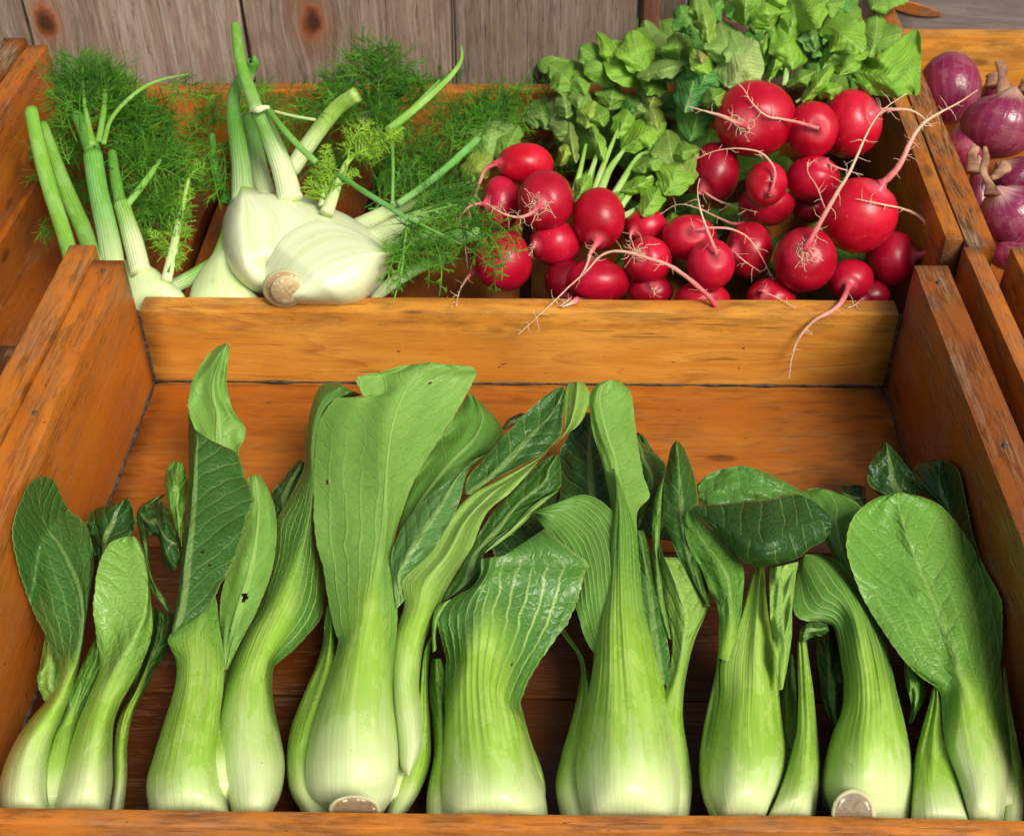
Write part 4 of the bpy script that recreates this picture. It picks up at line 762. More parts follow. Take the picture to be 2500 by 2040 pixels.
leaf(b,A6,[(870,1690,990,1690,1115,1690),(874,1520,960,1520,1062,1510),(890,1410,955,1410,1030,1410),(920,1295,960,1300,1008,1310),(950,1190,975,1195,1000,1200),(964,1130,978,1130,990,1130)],[(0,5.6,3.2,5.0),(.5,5.0,3.6,4.6),(1,5.0,4.6,4.6)],LT,b0=.9,b1=1.3,n=60,m=28)
leaf(b,A6,[(1116,1695,1180,1695,1248,1690),(1062,1510,1165,1510,1274,1515),(1020,1400,1146,1400,1271,1400),(1004,1290,1126,1290,1258,1280),(998,1190,1108,1180,1252,1180),(985,1140,1090,1110,1248,1100),(900,1078,1066,1050,1242,1035),(828,1000,1035,970,1245,950),(760,900,1002,880,1245,860),(700,805,970,800,1242,780),(655,705,935,720,1212,705),(622,610,905,650,1170,630),(611,520,880,580,1120,545),(632,445,855,510,1060,460),(680,390,835,440,1000,395),(745,353,820,375,930,358),(815,337,825,336,850,338)],
     [(0,6.0,4.4,3.0),(.25,6.2,5.0,3.8),(.45,6.0,6.0,4.6),(.7,6.4,7.4,5.6),(1,7.8,8.0,7.2)],(.16,.35,.05,1),b0=.36,b1=.52,bt=.24,ruffle=.3,wob=.02,n=150,m=72,ribs=.06,crease=.12,blister=.10)

# ------------------------------------------------------------------ fennel
F4=(400,0,.4493); F1=(0,0,.5877)
def sheath(par,fr,rows,zs,b0=.6,b1=1.0,col=(1,1,1,1),**k):
    k.setdefault('th',(.5,.06)); k.setdefault('ruffle',0); k.setdefault('wob',0); k.setdefault('bt',0)
    return loft('sheath',rows,fr,zs,M_FEN,par,b0=b0,b1=b1,color=col,clampy=(.0185 if par.name!='fennel' else None),rnd=k.pop('rnd',.9),crease=0,**k)
def stalk(par,fr,pts,col=(1,1,1,1),band=(.1,1),name='stalk',**k): return tube(name,pts,fr,M_STK,par,color=col,band=band,wave=.03,**k)
RS=random.Random(11)
def frond_mesh(name,par,specs,mat,color=(1,1,1,1),thick=.00022,seed=1,kind='stuff'):
    """feathery fronds: (frame,x0,y0,z0,x1,y1,z1,branch_px,density,fine) rachis + side branches + hair-fine filaments"""
    rs=np.random.RandomState(seed); V=[];F=[];cnt=0
    def seg(pts,r0,r1):
        nonlocal cnt
        pts=np.asarray(pts); n=len(pts); d=pts[-1]-pts[0]; d/=np.linalg.norm(d)+1e-9
        a=np.cross(d,FW+.01); a/=np.linalg.norm(a)+1e-9; b=np.cross(d,a)
        for i in range(n):
            r=r0+(r1-r0)*i/(n-1)
            for j in range(3):
                th=2.094*j; V.append(pts[i]+r*(math.cos(th)*a+math.sin(th)*b))
        for i in range(n-1):
            for j in range(3):
                q=(j+1)%3; F.append((cnt+i*3+j,cnt+i*3+q,cnt+(i+1)*3+q,cnt+(i+1)*3+j))
        cnt+=3*n
    def curve(p,d,L,n,bend,sag=.0):
        pts=[p]; d=d/np.linalg.norm(d); b=rs.randn(3)*bend
        for i in range(n):
            d=d+b/n+rs.randn(3)*bend*.25+np.array([0,0,-sag/n]); d/=np.linalg.norm(d); pts.append(pts[-1]+d*L/n)
        return pts
    for (fr,x0,y0,z0,x1,y1,z1,br,den,fl) in specs:
        p0=P(x0*fr[2]+fr[0],y0*fr[2]+fr[1],z0/100); p1=P(x1*fr[2]+fr[0],y1*fr[2]+fr[1],z1/100); pm=pxm(p0)*fr[2]
        L=np.linalg.norm(p1-p0); d=(p1-p0)/L; side=np.cross(d,FW); side/=np.linalg.norm(side); nrm=np.cross(side,d)
        bow=rs.randn()*.10*L*side+abs(rs.randn())*.05*L*np.array([0,0,1])
        n=10; R0=[p0*(1-t)+p1*t+bow*4*t*(1-t) for t in np.linspace(0,1,n+1)]; seg(R0,thick*2.6,thick*1.2)
        nb=max(4,int(den))
        for k in range(nb):
            t=.08+.92*k/nb; q=p0*(1-t)+p1*t+bow*4*t*(1-t); sgn=1 if k%2 else -1; bl=br*pm*(1.05-.75*t)*rs.uniform(.7,1.15)
            dd=d*rs.uniform(.35,1.0)+side*sgn*rs.uniform(.7,1.1)+nrm*rs.uniform(-.7,.7)
            c=curve(q,dd,bl,4,.2,.15); seg(c,thick*1.5,thick*.8)
            nf=int(fl)
            for m in range(nf):
                i=rs.randint(0,4); f=rs.rand(); s=c[i]*(1-f)+c[i+1]*f; dl=(c[i+1]-c[i]); dl/=np.linalg.norm(dl)+1e-9
                fd=dl*rs.uniform(.8,1.6)+rs.randn(3)*.6; c2=curve(s,fd,bl*rs.uniform(.45,1.15),3,.16,.1); seg(c2,thick,thick*.5)
                if rs.rand()<.35:
                    c3=curve(c2[1],fd+rs.randn(3)*.8,bl*rs.uniform(.2,.4),2,.3); seg(c3,thick*.8,thick*.45)
                    c3=curve(c2[2],fd+rs.randn(3)*.8,bl*rs.uniform(.15,.35),2,.3); seg(c3,thick*.8,thick*.45)
    o=mesh_obj(name,V,F,mat,par,smooth=True,color=color)
    if kind: o['kind']=kind
    return o
def fbase(fr,x,y): p=P(x*fr[2]+fr[0],y*fr[2]+fr[1],.03); return (p[0],max(.05,p[1]+.03),0)
# big central bulb
f1=thing('fennel',fbase(F4,700,1400),'large white fennel bulb with two fat lobes and a round cut root end','fennel','fennel bulbs in the rear crate')
DG=(.55,.75,.6,1); LG=(1.5,1.3,1.2,1)
stalk(f1,F4,[(560,1080,7,55),(520,940,7.5,52),(480,720,8,45),(460,640,8.2,40)],(.6,.8,.7,1))
stalk(f1,F4,[(455,440,11.5,30),(485,340,13,34),(478,328,13.2,32)],DG)
stalk(f1,F4,[(690,930,6.5,46),(790,780,8,46),(930,600,10,44),(1050,512,11.4,42)],(1.7,1.35,1.3,1))
stalk(f1,F4,[(1080,660,7,40),(1190,560,8.5,42),(1310,455,10,40)],DG)
stalk(f1,F4,[(1040,1240,6,50),(1250,1140,6,42),(1450,1060,6,36),(1680,1010,6,30)],(1.1,1.05,1,1))
stalk(f1,F4,[(1120,1300,6.4,62),(1350,1200,6.4,50),(1560,1130,6.2,45),(1740,1090,6,38)],(.95,.95,.9,1))
stalk(f1,F4,[(1120,1620,4.6,40),(1300,1500,5,36),(1420,1440,5.2,34),(1560,1400,5,30)],(.9,.95,.9,1))
stalk(f1,F4,[(1180,1400,6,75),(1300,1330,6.2,60),(1450,1290,6.2,55),(1620,1280,6,48),(1720,1270,6,40)],(1,1,1,1),band=(.35,1))
stalk(f1,F4,[(432,1085,8,64),(420,900,9,54),(400,760,10,48),(378,600,11,40),(385,500,11.5,34),(420,420,11.8,26)],DG,band=(.35,1))
stalk(f1,F4,[(690,1090,8.6,70),(650,930,9.6,62),(600,800,10.6,54),(550,680,11.6,46),(512,600,12.4,46)],(1,1,1,1),band=(-.3,.9))
stalk(f1,F4,[(505,600,12.4,40),(470,500,13,36),(430,390,13.6,33),(405,270,14.4,31),(392,160,15,28),(385,132,15.2,24)],(.9,1,.8,1),band=(.5,1))
stalk(f1,F4,[(470,600,12.6,8),(510,596,12.9,20),(545,585,13,14),(575,585,13,10)],(1,1,1,1),band=(-.5,-.4),name='node')
stalk(f1,F4,[(565,590,12.8,14),(640,690,12.4,17),(730,790,11.6,18),(830,885,10.6,18)],(.85,1,.9,1),band=(.8,1))
stalk(f1,F4,[(600,605,12,7),(700,630,11.8,8),(825,652,11.6,9)],(1.3,1.2,1.2,1),band=(.3,.4))
stalk(f1,F4,[(925,935,10,12),(1080,1035,10,15),(1200,1110,9.8,15),(1325,1190,9.4,13)],(.75,.95,1.0,1),band=(.8,1))
stalk(f1,F4,[(1270,1110,7.2,20),(1400,1020,7.6,20),(1550,900,8.4,21),(1710,750,9.4,20)],(.75,1,1,1),band=(.5,1))
stalk(f1,F4,[(1210,715,11,22),(1330,620,12,22),(1460,510,13,18),(1570,400,14,14),(1618,320,14.6,9),(1615,245,15,3)],(1.25,1.25,.9,1),band=(.6,.9))
stalk(f1,F4,[(1260,680,11.4,12),(1380,560,12.4,12),(1500,435,13.6,6)],(.9,1,.8,1),band=(.8,1))
stalk(f1,F4,[(1235,690,9.5,9),(1245,900,8.6,9),(1242,1110,7.4,9)],(1,1.1,1,1),band=(.8,1))
stalk(f1,F4,[(1322,1190,9.2,8),(1305,1350,8.4,7),(1290,1480,8,6),(1245,1650,7.2,3)],(1,1.05,.9,1),band=(.8,1))
stalk(f1,F4,[(1325,1185,9.2,9),(1450,1245,8.8,7),(1620,1330,8,4)],(.9,1,.9,1),band=(.8,1))
stalk(f1,F4,[(1325,1185,9.2,7),(1440,1150,9,6),(1600,1110,8.6,4)],(.9,1,.9,1),band=(.8,1))
stalk(f1,F4,[(885,1160,8.8,40),(930,1040,9.4,27),(965,950,9.8,20),(1010,865,10.2,14),(1120,790,10.8,7)],(1.9,1.5,1.4,1),band=(.1,.8))
stalk(f1,F4,[(860,1120,8.9,22),(880,1000,9.6,14),(895,900,10.2,9)],(1.9,1.5,1.2,1),band=(.2,.9))
tube('core',[(560,1360,4.5,190),(700,1380,4.3,210),(880,1400,4.2,200),(1040,1440,4.0,150)],F4,M_FEN,f1,k=20,band=(0,0),flat=.8)
sheath(f1,F4,[(640,1120,720,1140),(760,1060,830,1330),(860,1110,960,1430),(1000,1170,1070,1480),(1120,1250,1150,1500),(1200,1320,1215,1440)],[(0,8.8,8.0,7.4),(.5,8.6,7.4,6.8),(1,6.8,6.2,5.6)],b0=.75,b1=1.15,n=50,m=30)
sheath(f1,F4,[(590,1600,610,1560,620,1520),(470,1580,540,1480,600,1440),(375,1500,470,1410,660,1380),(325,1400,440,1320,760,1300),(311,1290,430,1220,860,1240),(322,1190,430,1140,760,1130),(352,1110,430,1090,620,1060),(372,1050,430,1045,510,1040),(368,990,425,985,490,990)],
       [(0,6.0,4.4,5.8),(.3,8.4,4.8,8.4),(.6,9.0,5.2,8.6),(1,8.8,7.6,8)],b0=.72,b1=1.02,n=80,m=44)
sheath(f1,F4,[(440,1535,480,1570,530,1600),(385,1420,430,1470,480,1530),(360,1330,390,1380,430,1440)],[(0,5.6,4.6,5.4),(1,6.6,5.4,6.4)],b0=-.2,b1=3,col=(1,1.05,.8,1),n=30,m=16) if False else None
sheath(f1,F4,[(530,1560,560,1630,640,1660),(560,1440,700,1600,860,1662),(620,1330,820,1480,985,1662),(715,1240,930,1420,1080,1635),(850,1198,1020,1390,1160,1570),(1000,1235,1090,1375,1208,1490),(1130,1300,1170,1370,1235,1435),(1190,1330,1230,1370,1262,1410),(1245,1318,1290,1350,1320,1385)],
       [(0,6.2,6.0,4.8),(.25,8.9,8.85,5.4),(.5,9.2,9.05,5.4),(.8,8.7,8.2,5.6),(1,7.4,6.8,5.8)],rnd=.6,b0=.66,b1=.98,n=90,m=48)
disc(f1,F4,658,1565,122,100,7.3,(1.0,.86,.58,1),name='root_collar',tiltz=1.3,dome=.5)
disc(f1,F4,665,1576,84,76,7.75,(1.35,1.3,1.0,1),name='cut_base',tiltz=1.15,dome=.25)
frond_mesh('bright_frond',f1,[(F4,900,1130,9,890,780,10.8,70,34,9),(F4,860,1100,9,800,960,9.8,60,18,8),(F4,1000,870,10.2,1120,660,11.4,90,26,9),(F4,1010,860,10.3,1290,710,11.6,80,34,9),(F4,960,960,10,1060,940,10.2,50,14,8),(F4,1100,790,10.8,1150,860,10.8,60,16,8),(F4,900,1000,9.8,860,870,10.6,50,16,8)],M_FRONDB,thick=.00042,seed=5)
fr_specs=[]
rs_=random.Random(3)
for (x0,y0,x1,y1,z0,z1,br,n_) in [(1150,600,1080,260,8,12,170,5),(1000,560,860,480,8,10.5,130,4),(1200,560,1220,280,8.5,12.6,150,4),(1330,560,1390,420,9,11.5,110,3),(900,700,980,500,8,10,120,3),
      (1100,760,1300,600,7,9,130,4),(1150,900,1500,800,5.5,7,140,5),(1150,1100,1450,950,5.5,6.6,140,5),(1600,900,1740,560,6,8.6,130,5),(1700,700,1900,500,7,9,120,5),(1700,620,1560,760,7,7,110,3),(1800,600,2150,560,7,8,90,3),
      (1400,1100,1700,1010,7,7,120,4),(1330,1190,1680,1120,9,8,100,3),(1500,1250,1820,1480,7.6,9.4,80,3),(1320,1250,1230,1600,8.8,7.8,80,3),(1330,1200,1450,1560,8.8,8,80,2),(1620,1150,1900,1350,8.6,9.6,80,2),(1740,1300,1820,1560,9.4,9,70,2),
      (640,680,800,560,11,10,80,2),(560,560,650,480,11,11,60,2),(820,900,1000,1000,6,6.5,120,3),(1200,1300,1620,1400,6.4,6.4,90,3)]:
    for k in range(int(n_*1.25)):
        j=lambda a:a+rs_.uniform(-60,60)
        fr_specs.append((F4,j(x0),j(y0),z0+rs_.uniform(-.6,.6),j(x1),j(y1),z1+rs_.uniform(-.6,.6),br*1.25,12,6))
for k in range(55):
    u=rs_.uniform(350,2150); v=rs_.uniform(560,1050); a_=rs_.uniform(.2,2.9); L_=rs_.uniform(120,260); z_=rs_.uniform(2.5,5.5)+(900-v)*.004
    fr_specs.append((F4,u,v,z_,u+L_*math.cos(a_),v-L_*math.sin(a_),z_+1.2,150,10,5))
frond_mesh('frond',f1,fr_specs[0::2],M_FROND,seed=9,thick=.0003); frond_mesh('frond',f1,[q for q in fr_specs[1::2]],M_FROND,seed=29,thick=.00028,color=(.42,.55,.55,1))
# left plant
f2=thing('fennel',fbase(F1,620,1220),'fennel plant at the left end of the rear crate with leaning cut green stalks','fennel','fennel bulbs in the rear crate')
stalk(f2,F1,[(300,1090,6.4,34),(270,980,7,33),(200,760,9,33),(150,560,11,30),(130,462,12,28),(129,452,12.1,26)],(1.1,1.1,.8,1),band=(.6,1))
stalk(f2,F1,[(400,1100,6.6,36),(350,960,7,36),(270,780,8.4,34),(205,600,10,27),(178,512,11,18)],(1,1,.8,1),band=(.6,1))
stalk(f2,F1,[(475,1130,6.4,50),(450,980,7.4,46),(410,800,9,42),(385,640,10.4,40)],(.8,.95,.9,1),band=(.2,1))
stalk(f2,F1,[(385,625,10.4,36),(350,540,11,30),(318,475,11.4,24)],(.55,.75,.6,1),band=(.7,1))
stalk(f2,F1,[(385,606,10.8,16),(350,420,12,8),(342,260,13,5)],(1.1,1.1,.9,1),band=(.8,1))
stalk(f2,F1,[(410,590,10.8,14),(430,470,11.6,13),(437,370,12.2,9)],(1,1,.8,1),band=(.8,1))
stalk(f2,F1,[(430,600,10.8,10),(465,490,11.6,9),(560,390,12.4,9),(660,335,12.8,7),(790,308,13,4)],(1.1,1.1,.9,1),band=(.7,1))
stalk(f2,F1,[(585,1130,6.4,44),(555,1010,7,42),(515,880,8,36),(505,848,8.2,36)],(1.2,1.1,1.1,1),band=(-.2,.8))
stalk(f2,F1,[(505,860,8,26),(480,740,8.8,24),(465,630,9.4,18)],(.7,.9,.8,1),band=(.7,1))
stalk(f2,F1,[(530,850,8.3,15),(600,760,9,14),(665,665,9.6,9)],(1.1,1.15,.9,1),band=(.6,1))
stalk(f2,F1,[(515,850,8.3,8),(480,730,9,6),(470,690,9.2,4)],(1.1,1.15,.9,1),band=(.6,1))
stalk(f2,F1,[(690,1170,6,24),(715,1060,7,20),(750,900,8,14),(785,740,9,7)],(1.8,1.5,1.2,1),band=(.1,.8))
sheath(f2,F1,[(500,1290,650,1300,780,1290),(505,1200,640,1200,765,1225),(510,1120,610,1140,715,1175),(515,1080,590,1085,650,1120)],[(0,6.4,4.6,4.6),(1,6.4,5.6,5.6)],b0=.75,b1=1.4,n=40,m=30,col=(.9,1,.8,1))
sheath(f2,F1,[(410,1350,560,1350,700,1350),(410,1150,500,1150,600,1160),(430,1080,480,1080,540,1090)],[(0,5.4,4,4),(1,6,5,5)],b0=.5,b1=1.4,n=30,m=20,col=(.9,1,.8,1))
stalk(f2,F1,[(700,1200,4.4,30),(800,1150,4.6,32),(880,1100,4.8,28)],(1,1,1,1),band=(.3,.8))
frond_mesh('bright_frond',f2,[(F1,700,1130,6.6,770,720,9,60,46,9),(F1,690,1040,7,615,950,7.6,36,16,8),(F1,780,740,9,850,690,9.4,40,12,7),(F1,700,1100,6.6,750,1090,6.8,30,10,6)],M_FRONDB,color=(.85,.92,.9,1),thick=.0004,seed=15)
fs2=[]
for (x0,y0,x1,y1,z0,z1,br,n_) in [(340,500,340,250,11,13,150,6),(380,520,470,290,10,12.4,150,6),(400,560,600,440,9,10.5,150,6),(300,560,250,330,10,12,90,4),(460,640,700,520,8.6,9.6,140,6),(500,760,760,640,8,9,120,5),(540,860,760,900,7,7.6,110,5),(300,700,260,560,8,9.4,80,3),(660,340,860,420,12.8,11,50,2),(640,660,800,760,9,8.6,110,4),(600,440,700,560,10,9.6,100,3),(850,620,920,840,7,6.6,110,4),(180,960,240,940,4,4.2,50,1)]:
    for k in range(int(n_*1.2)):
        j=lambda a:a+rs_.uniform(-42,42)
        fs2.append((F1,j(x0),j(y0),z0+rs_.uniform(-.6,.6),j(x1),j(y1),z1+rs_.uniform(-.6,.6),br*1.2,12,6))
for k in range(30):
    u=rs_.uniform(230,900); v=rs_.uniform(420,900); a_=rs_.uniform(.2,2.9); L_=rs_.uniform(100,200); z_=rs_.uniform(3,6)+(700-v)*.005
    fs2.append((F1,u,v,z_,u+L_*math.cos(a_),v-L_*math.sin(a_),z_+1.2,120,11,6))
frond_mesh('frond',f2,fs2[0::2],M_FROND,seed=19,thick=.0003); frond_mesh('frond',f2,fs2[1::2],M_FROND,seed=39,thick=.00028,color=(.42,.55,.55,1))
# bulb below the big one
f3=thing('fennel',fbase(F1,950,1220),'half hidden fennel bulb tucked under the left side of the large white bulb','fennel','fennel bulbs in the rear crate')
sheath(f3,F1,[(775,1310,930,1320,1110,1310),(790,1210,920,1220,1075,1235),(825,1130,910,1150,1010,1165),(870,1070,915,1085,970,1110),(930,1000,945,1010,965,1030)],[(0,6.0,4.2,4.4),(1,6.2,5.6,5.6)],b0=.55,b1=1.3,n=50,m=34,col=(.92,1,.8,1))
stalk(f3,F1,[(910,1080,5.4,36),(935,1000,5.8,28),(960,900,6.4,22)],(1,1,.9,1),band=(.4,1))
stalk(f3,F1,[(945,840,6,22),(900,720,7,18),(880,560,8,14)],(.5,.8,.6,1),band=(.7,1))
# ------------------------------------------------------------------ radishes
Z2=(1000,0,.70489)
# x,y,rx,ry,zc(cm), root points [(x,y)...] r0, tint, label
RD=[
 (400,570,102,73,8.2,[(303,565),(262,590),(240,640),(215,720),(195,800),(192,860),(200,935)],9,(1.15,1,1,1),'pink radish at the upper left of the heap, its long root trailing down beside it'),
 (315,705,66,95,6.6,[(262,705),(215,712),(180,745),(170,785),(190,830)],8,(.95,1.3,1.5,1),'narrow radish half hidden at the left, squeezed between two others'),
 (472,694,95,105,8.4,[(447,712),(425,735),(385,752),(340,746),(300,727),(262,702)],11,(.82,1,1,1),'dark red radish in the left group with a hairy root curling left across its neighbour'),
 (655,756,92,107,7.2,[(650,838),(625,880),(610,925),(585,965)],13,(.85,.8,.8,1),'egg shaped radish left of centre, its thick root pointing down into the heap'),
 (505,842,90,80,5.4,[(430,850),(436,838),(430,862),(415,885)],6,(1,1,1.2,1),'radish tucked behind and below the hairy rooted one in the left group'),
 (322,905,106,104,5.2,[(222,942),(196,968),(172,1010),(162,1060)],8,(.9,1,1,1),'large radish at the lower left with fennel threads hanging over it'),
 (820,787,73,66,6.2,[(770,800),(765,825),(782,868)],8,(1,1,1,1),'small radish resting on the back of another in the middle of the heap'),
 (825,902,82,84,6.0,[(790,885),(760,880)],6,(1.05,1.2,1.2,1),'round radish left of the heap centre with a pale root draped over its top'),
 (968,825,94,82,6.8,[(980,800),(1040,790),(1110,792),(1170,818),(1212,870),(1245,930),(1262,962)],7,(1,1,1.1,1),'wide radish in the centre whose brown root runs right and hangs down'),
 (1043,915,82,90,7.2,[(1065,885),(1045,830),(1022,770),(1003,700),(998,655),(1004,620)],9,(1.05,1.3,1.3,1),'front centre radish with its root sticking straight up'),
 (1176,866,79,98,5.8,[(1120,870),(1160,905),(1212,942)],5,(.85,.9,1,1),'tall oval radish just right of the upright root'),
 (655,975,112,80,4.3,[(580,1040),(555,1052),(530,1065)],14,(.95,1.1,1.2,1),'radish lying low at the front left, pale root crossing above it'),
 (837,1012,76,62,3.9,[(835,985),(850,1020)],3,(.85,.9,1,1),'small dark radish low behind the front board, beneath the round one'),
 (1012,1040,98,66,4.3,[(1058,1062),(1048,1040),(1010,1002),(960,960),(900,922),(830,898),(750,876),(700,873),(655,890),(610,940),(560,985),(480,1060),(425,1110),(370,1160)],11,(.95,1,1,1),'front centre radish whose very long pale root sweeps left over the crate edge'),
 (1250,1036,86,73,4.1,[(1216,1012),(1270,1028),(1340,1066)],5,(1,1,1,1),'low round radish against the front board with a short root lying right'),
 (1368,900,108,112,7.0,[(1370,862),(1398,815),(1440,740),(1490,655),(1530,590),(1570,500),(1600,440),(1640,385),(1725,325)],13,(.85,.9,.9,1),'big dark radish front right with a frayed rootlet knot and long root reaching up'),
 (1556,745,133,130,8.6,[(1630,640),(1665,610),(1702,560),(1735,490),(1775,430),(1840,385),(1905,350),(1968,308)],16,(1.15,1.4,1.1,1),'largest bright radish, at the right, with a thick root reaching over the divider'),
 (1668,897,88,98,5.4,[(1755,885),(1795,872),(1815,850),(1808,805),(1770,755),(1720,730),(1650,712),(1548,690)],13,(.75,.8,.9,1),'dark radish at the right corner, its root looping up and back across the largest one'),
 (1526,970,79,73,5.2,[(1520,990),(1502,1035),(1470,1070),(1400,1110),(1350,1165),(1322,1235),(1310,1312)],13,(.9,1,1.1,1),'small radish at the front right with a pink root dangling over the crate board'),
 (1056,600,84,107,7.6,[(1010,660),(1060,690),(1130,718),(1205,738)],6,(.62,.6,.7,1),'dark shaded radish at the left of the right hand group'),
 (1235,637,72,77,9.2,[(1245,672),(1262,635),(1266,590),(1240,548),(1200,525),(1130,517),(1060,525),(992,553)],8,(1,1,1,1),'small radish in front of two others, its root arching up and left like a hook'),
 (1396,620,91,81,8.4,[(1440,560),(1480,580),(1570,608)],6,(.95,.9,1,1),'radish just under the small top middle one'),
 (1235,712,98,70,6.8,[(1160,770),(1120,775),(1070,755),(1000,722),(930,708),(870,742)],7,(.9,.9,1,1),'wide radish peeping out below the hook rooted one'),
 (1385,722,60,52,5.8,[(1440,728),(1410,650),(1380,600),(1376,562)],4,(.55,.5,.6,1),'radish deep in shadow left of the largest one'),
 (1196,414,140,131,11.4,[(1160,432),(1130,425),(1080,402),(1020,386),(962,368)],13,(.9,.85,.9,1),'largest top radish with a hairy pale root pointing left'),
 (1394,450,88,98,11.2,[(1418,446),(1360,428),(1290,412),(1235,400),(1190,360),(1160,310),(1138,288)],9,(.95,.9,.9,1),'middle radish of the top row with a long pale root curling up to the left'),
 (1526,430,106,118,10.4,[(1615,385),(1660,380),(1720,378),(1765,395),(1808,440)],11,(1.1,1.2,1.1,1),'right hand radish of the top row, its pink root reaching over the divider'),
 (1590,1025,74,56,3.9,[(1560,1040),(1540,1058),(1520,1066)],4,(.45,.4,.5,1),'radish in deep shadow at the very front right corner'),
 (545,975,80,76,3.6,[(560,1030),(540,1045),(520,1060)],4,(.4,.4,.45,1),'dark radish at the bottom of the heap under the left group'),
]
balls=[]
def wpt(fr,x,y,z): return P(x*fr[2]+fr[0],y*fr[2]+fr[1],z/100)
for q in RD:
    c=wpt(Z2,q[0],q[1],q[4]); pm=pxm(c)*Z2[2]; balls.append((c,q[2]*pm,q[3]*pm,(q[2]+q[3])*.5*pm))
def fronthit(d,skip=None):
    """nearest distance along unit ray d from the camera to any radish"""
    best=None
    for c,rx,ry,rz in balls:
        r=rz; oc=CAM-c; 
        M=np.array([oc@RT/rx,oc@UP/ry,oc@FW/rz]); D=np.array([d@RT/rx,d@UP/ry,d@FW/rz])
        a=D@D; b=M@D; cc=M@M-1; h=b*b-a*cc
        if h>0:
            t=(-b-math.sqrt(h))/a
            if best is None or t<best: best=t
    return best
def ray_px(fr,x,y):
    d=ray(x*fr[2]+fr[0],y*fr[2]+fr[1]); return d/np.linalg.norm(d)
def rad_attr(o,arr):
    at=o.data.attributes.new('rad','FLOAT_VECTOR','POINT'); at.data.foreach_set('vector',np.asarray(arr,float).ravel())
def radish(i,q):
    x,y,rx,ry,zc,root,r0,tint,label=q; c,wx,wy,wz=balls[i]; pm=pxm(c)*Z2[2]
    t=thing('radish',(c[0],c[1],c[2]-wy),label,'radish','radishes heaped in the rear crate')
    d0=ray_px(Z2,*root[0]); 
    # root start on this radish
    oc=CAM-c; M=np.array([oc@RT/wx,oc@UP/wy,oc@FW/wz]); D=np.array([d0@RT/wx,d0@UP/wy,d0@FW/wz]); a=D@D;b_=M@D;cc=M@M-1;h=b_*b_-a*cc
    ts=(-b_-math.sqrt(h))/a if h>0 else -b_/a
    s0=CAM+d0*ts; v=s0-c; pole=np.array([v@RT/wx,v@UP/wy,v@FW/wz]); pole/=np.linalg.norm(pole)
    e1=np.cross(pole,[0.3,.9,.2]); e1/=np.linalg.norm(e1); e2=np.cross(pole,e1)
    N=Noise(300+i); vs=[];fs=[];at=[]; nl,ns=28,40
    for a_ in range(nl+1):
        th=math.pi*a_/nl
        for b in range(ns):
            ph=2*math.pi*b/ns; r=1+.030*float(N(math.cos(ph)*2+1,th*2))+.018*float(N(math.sin(ph)*3,th*4))
            r*=1+.22*math.exp(-(th/.13)**2)*(1 if i not in (24,) else .0)-.05*math.exp(-((th-.32)/.16)**2)
            if a_>nl-4: r*=1-.05*(a_-(nl-4))
            p=math.cos(th)*pole+math.sin(th)*(math.cos(ph)*e1+math.sin(ph)*e2); p=p*r
            vs.append(c+RT*p[0]*wx+UP*p[1]*wy+FW*p[2]*wz); at.append((math.cos(th)*.5+.5,ph/6.283,0))
    for a_ in range(nl):
        for b in range(ns): k=a_*ns+b; k2=a_*ns+(b+1)%ns; fs.append((k,k+ns,k2+ns,k2))
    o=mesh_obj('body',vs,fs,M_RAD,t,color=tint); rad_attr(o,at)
    # root: draped in front of whatever lies behind it
    A=[]; 
    for (px,py) in root: A.append((px,py))
    n=max(14,len(A)*7); Q,_=crm(np.hstack([np.zeros((len(A),2)),np.array(A,float)]),n); Q=Q[:,2:]
    rs=np.random.RandomState(i+50)
    Q[2:]+=np.cumsum(rs.randn(n-2,2)*.55,axis=0)*.6
    dist=[ts-.0005]
    for k in range(1,n):
        d=ray_px(Z2,*Q[k]); hit=fronthit(d); want=dist[-1]-.0002
        lim=None if hit is None else hit-.0028
        nd=dist[-1]+(0.0004 if k>n*.3 else 0)
        if lim is not None and nd>lim: nd=lim
        # stay in front of the crate board and the divider
        dd=d; tb=(0.0-.004-CAM[1])/dd[1]
        pz=CAM+dd*nd
        tt_=(.0622-CAM[2])/dd[2]; yt=(CAM+dd*tt_)[1]
        if -.004<=yt<=.021: nd=min(nd,tt_)
        elif yt<-.004: nd=min(nd,tb)
        dist.append(nd)
    dist=np.array(dist); 
    for _ in range(3):
        s_=dist.copy(); s_[1:-1]=(dist[:-2]+dist[1:-1]*2+dist[2:])/4; dist=np.minimum(s_,dist+.0004)
    pts=np.array([CAM+ray_px(Z2,*Q[k])*dist[k] for k in range(n)])
    f=np.linspace(0,1,n); rw=r0*pm*.82*(.10+.90*(1-f)**1.25)*(1+.12*np.array([float(Noise(i)(k*.9,2)) for k in range(n)]))
    rw=np.maximum(rw,.00028); rw[0]*=1.5; rw[1]*=1.15
    vs,fs=tube_geo(pts,rw,8,True); at=[(f[k//8],0,0) for k in range(n*8)]
    cnt=len(vs)
    nh=int(2+len(A)*1.3*(1.8 if i in (2,15,16,24) else 1))
    for k in range(nh):
        m=rs.randint(1,n-1); L=rs.uniform(.003,.011)*(1.3 if i in (2,15,24) else 1); side=rs.randn(3); side-=FW*(side@FW)*1.1; tang=pts[m+1]-pts[m-1]; tang/=np.linalg.norm(tang)+1e-9
        side-=tang*(side@tang)*.7; side/=np.linalg.norm(side); p=pts[m]; hp=[p]
        dd=side+tang*rs.uniform(-.2,.8)
        for z in range(4): dd=dd+rs.randn(3)*.3; dd/=np.linalg.norm(dd); hp.append(hp[-1]+dd*L/4)
        v2,f2=tube_geo(hp,np.array([.0003,.00026,.0002,.00016,.00012]),3,False)
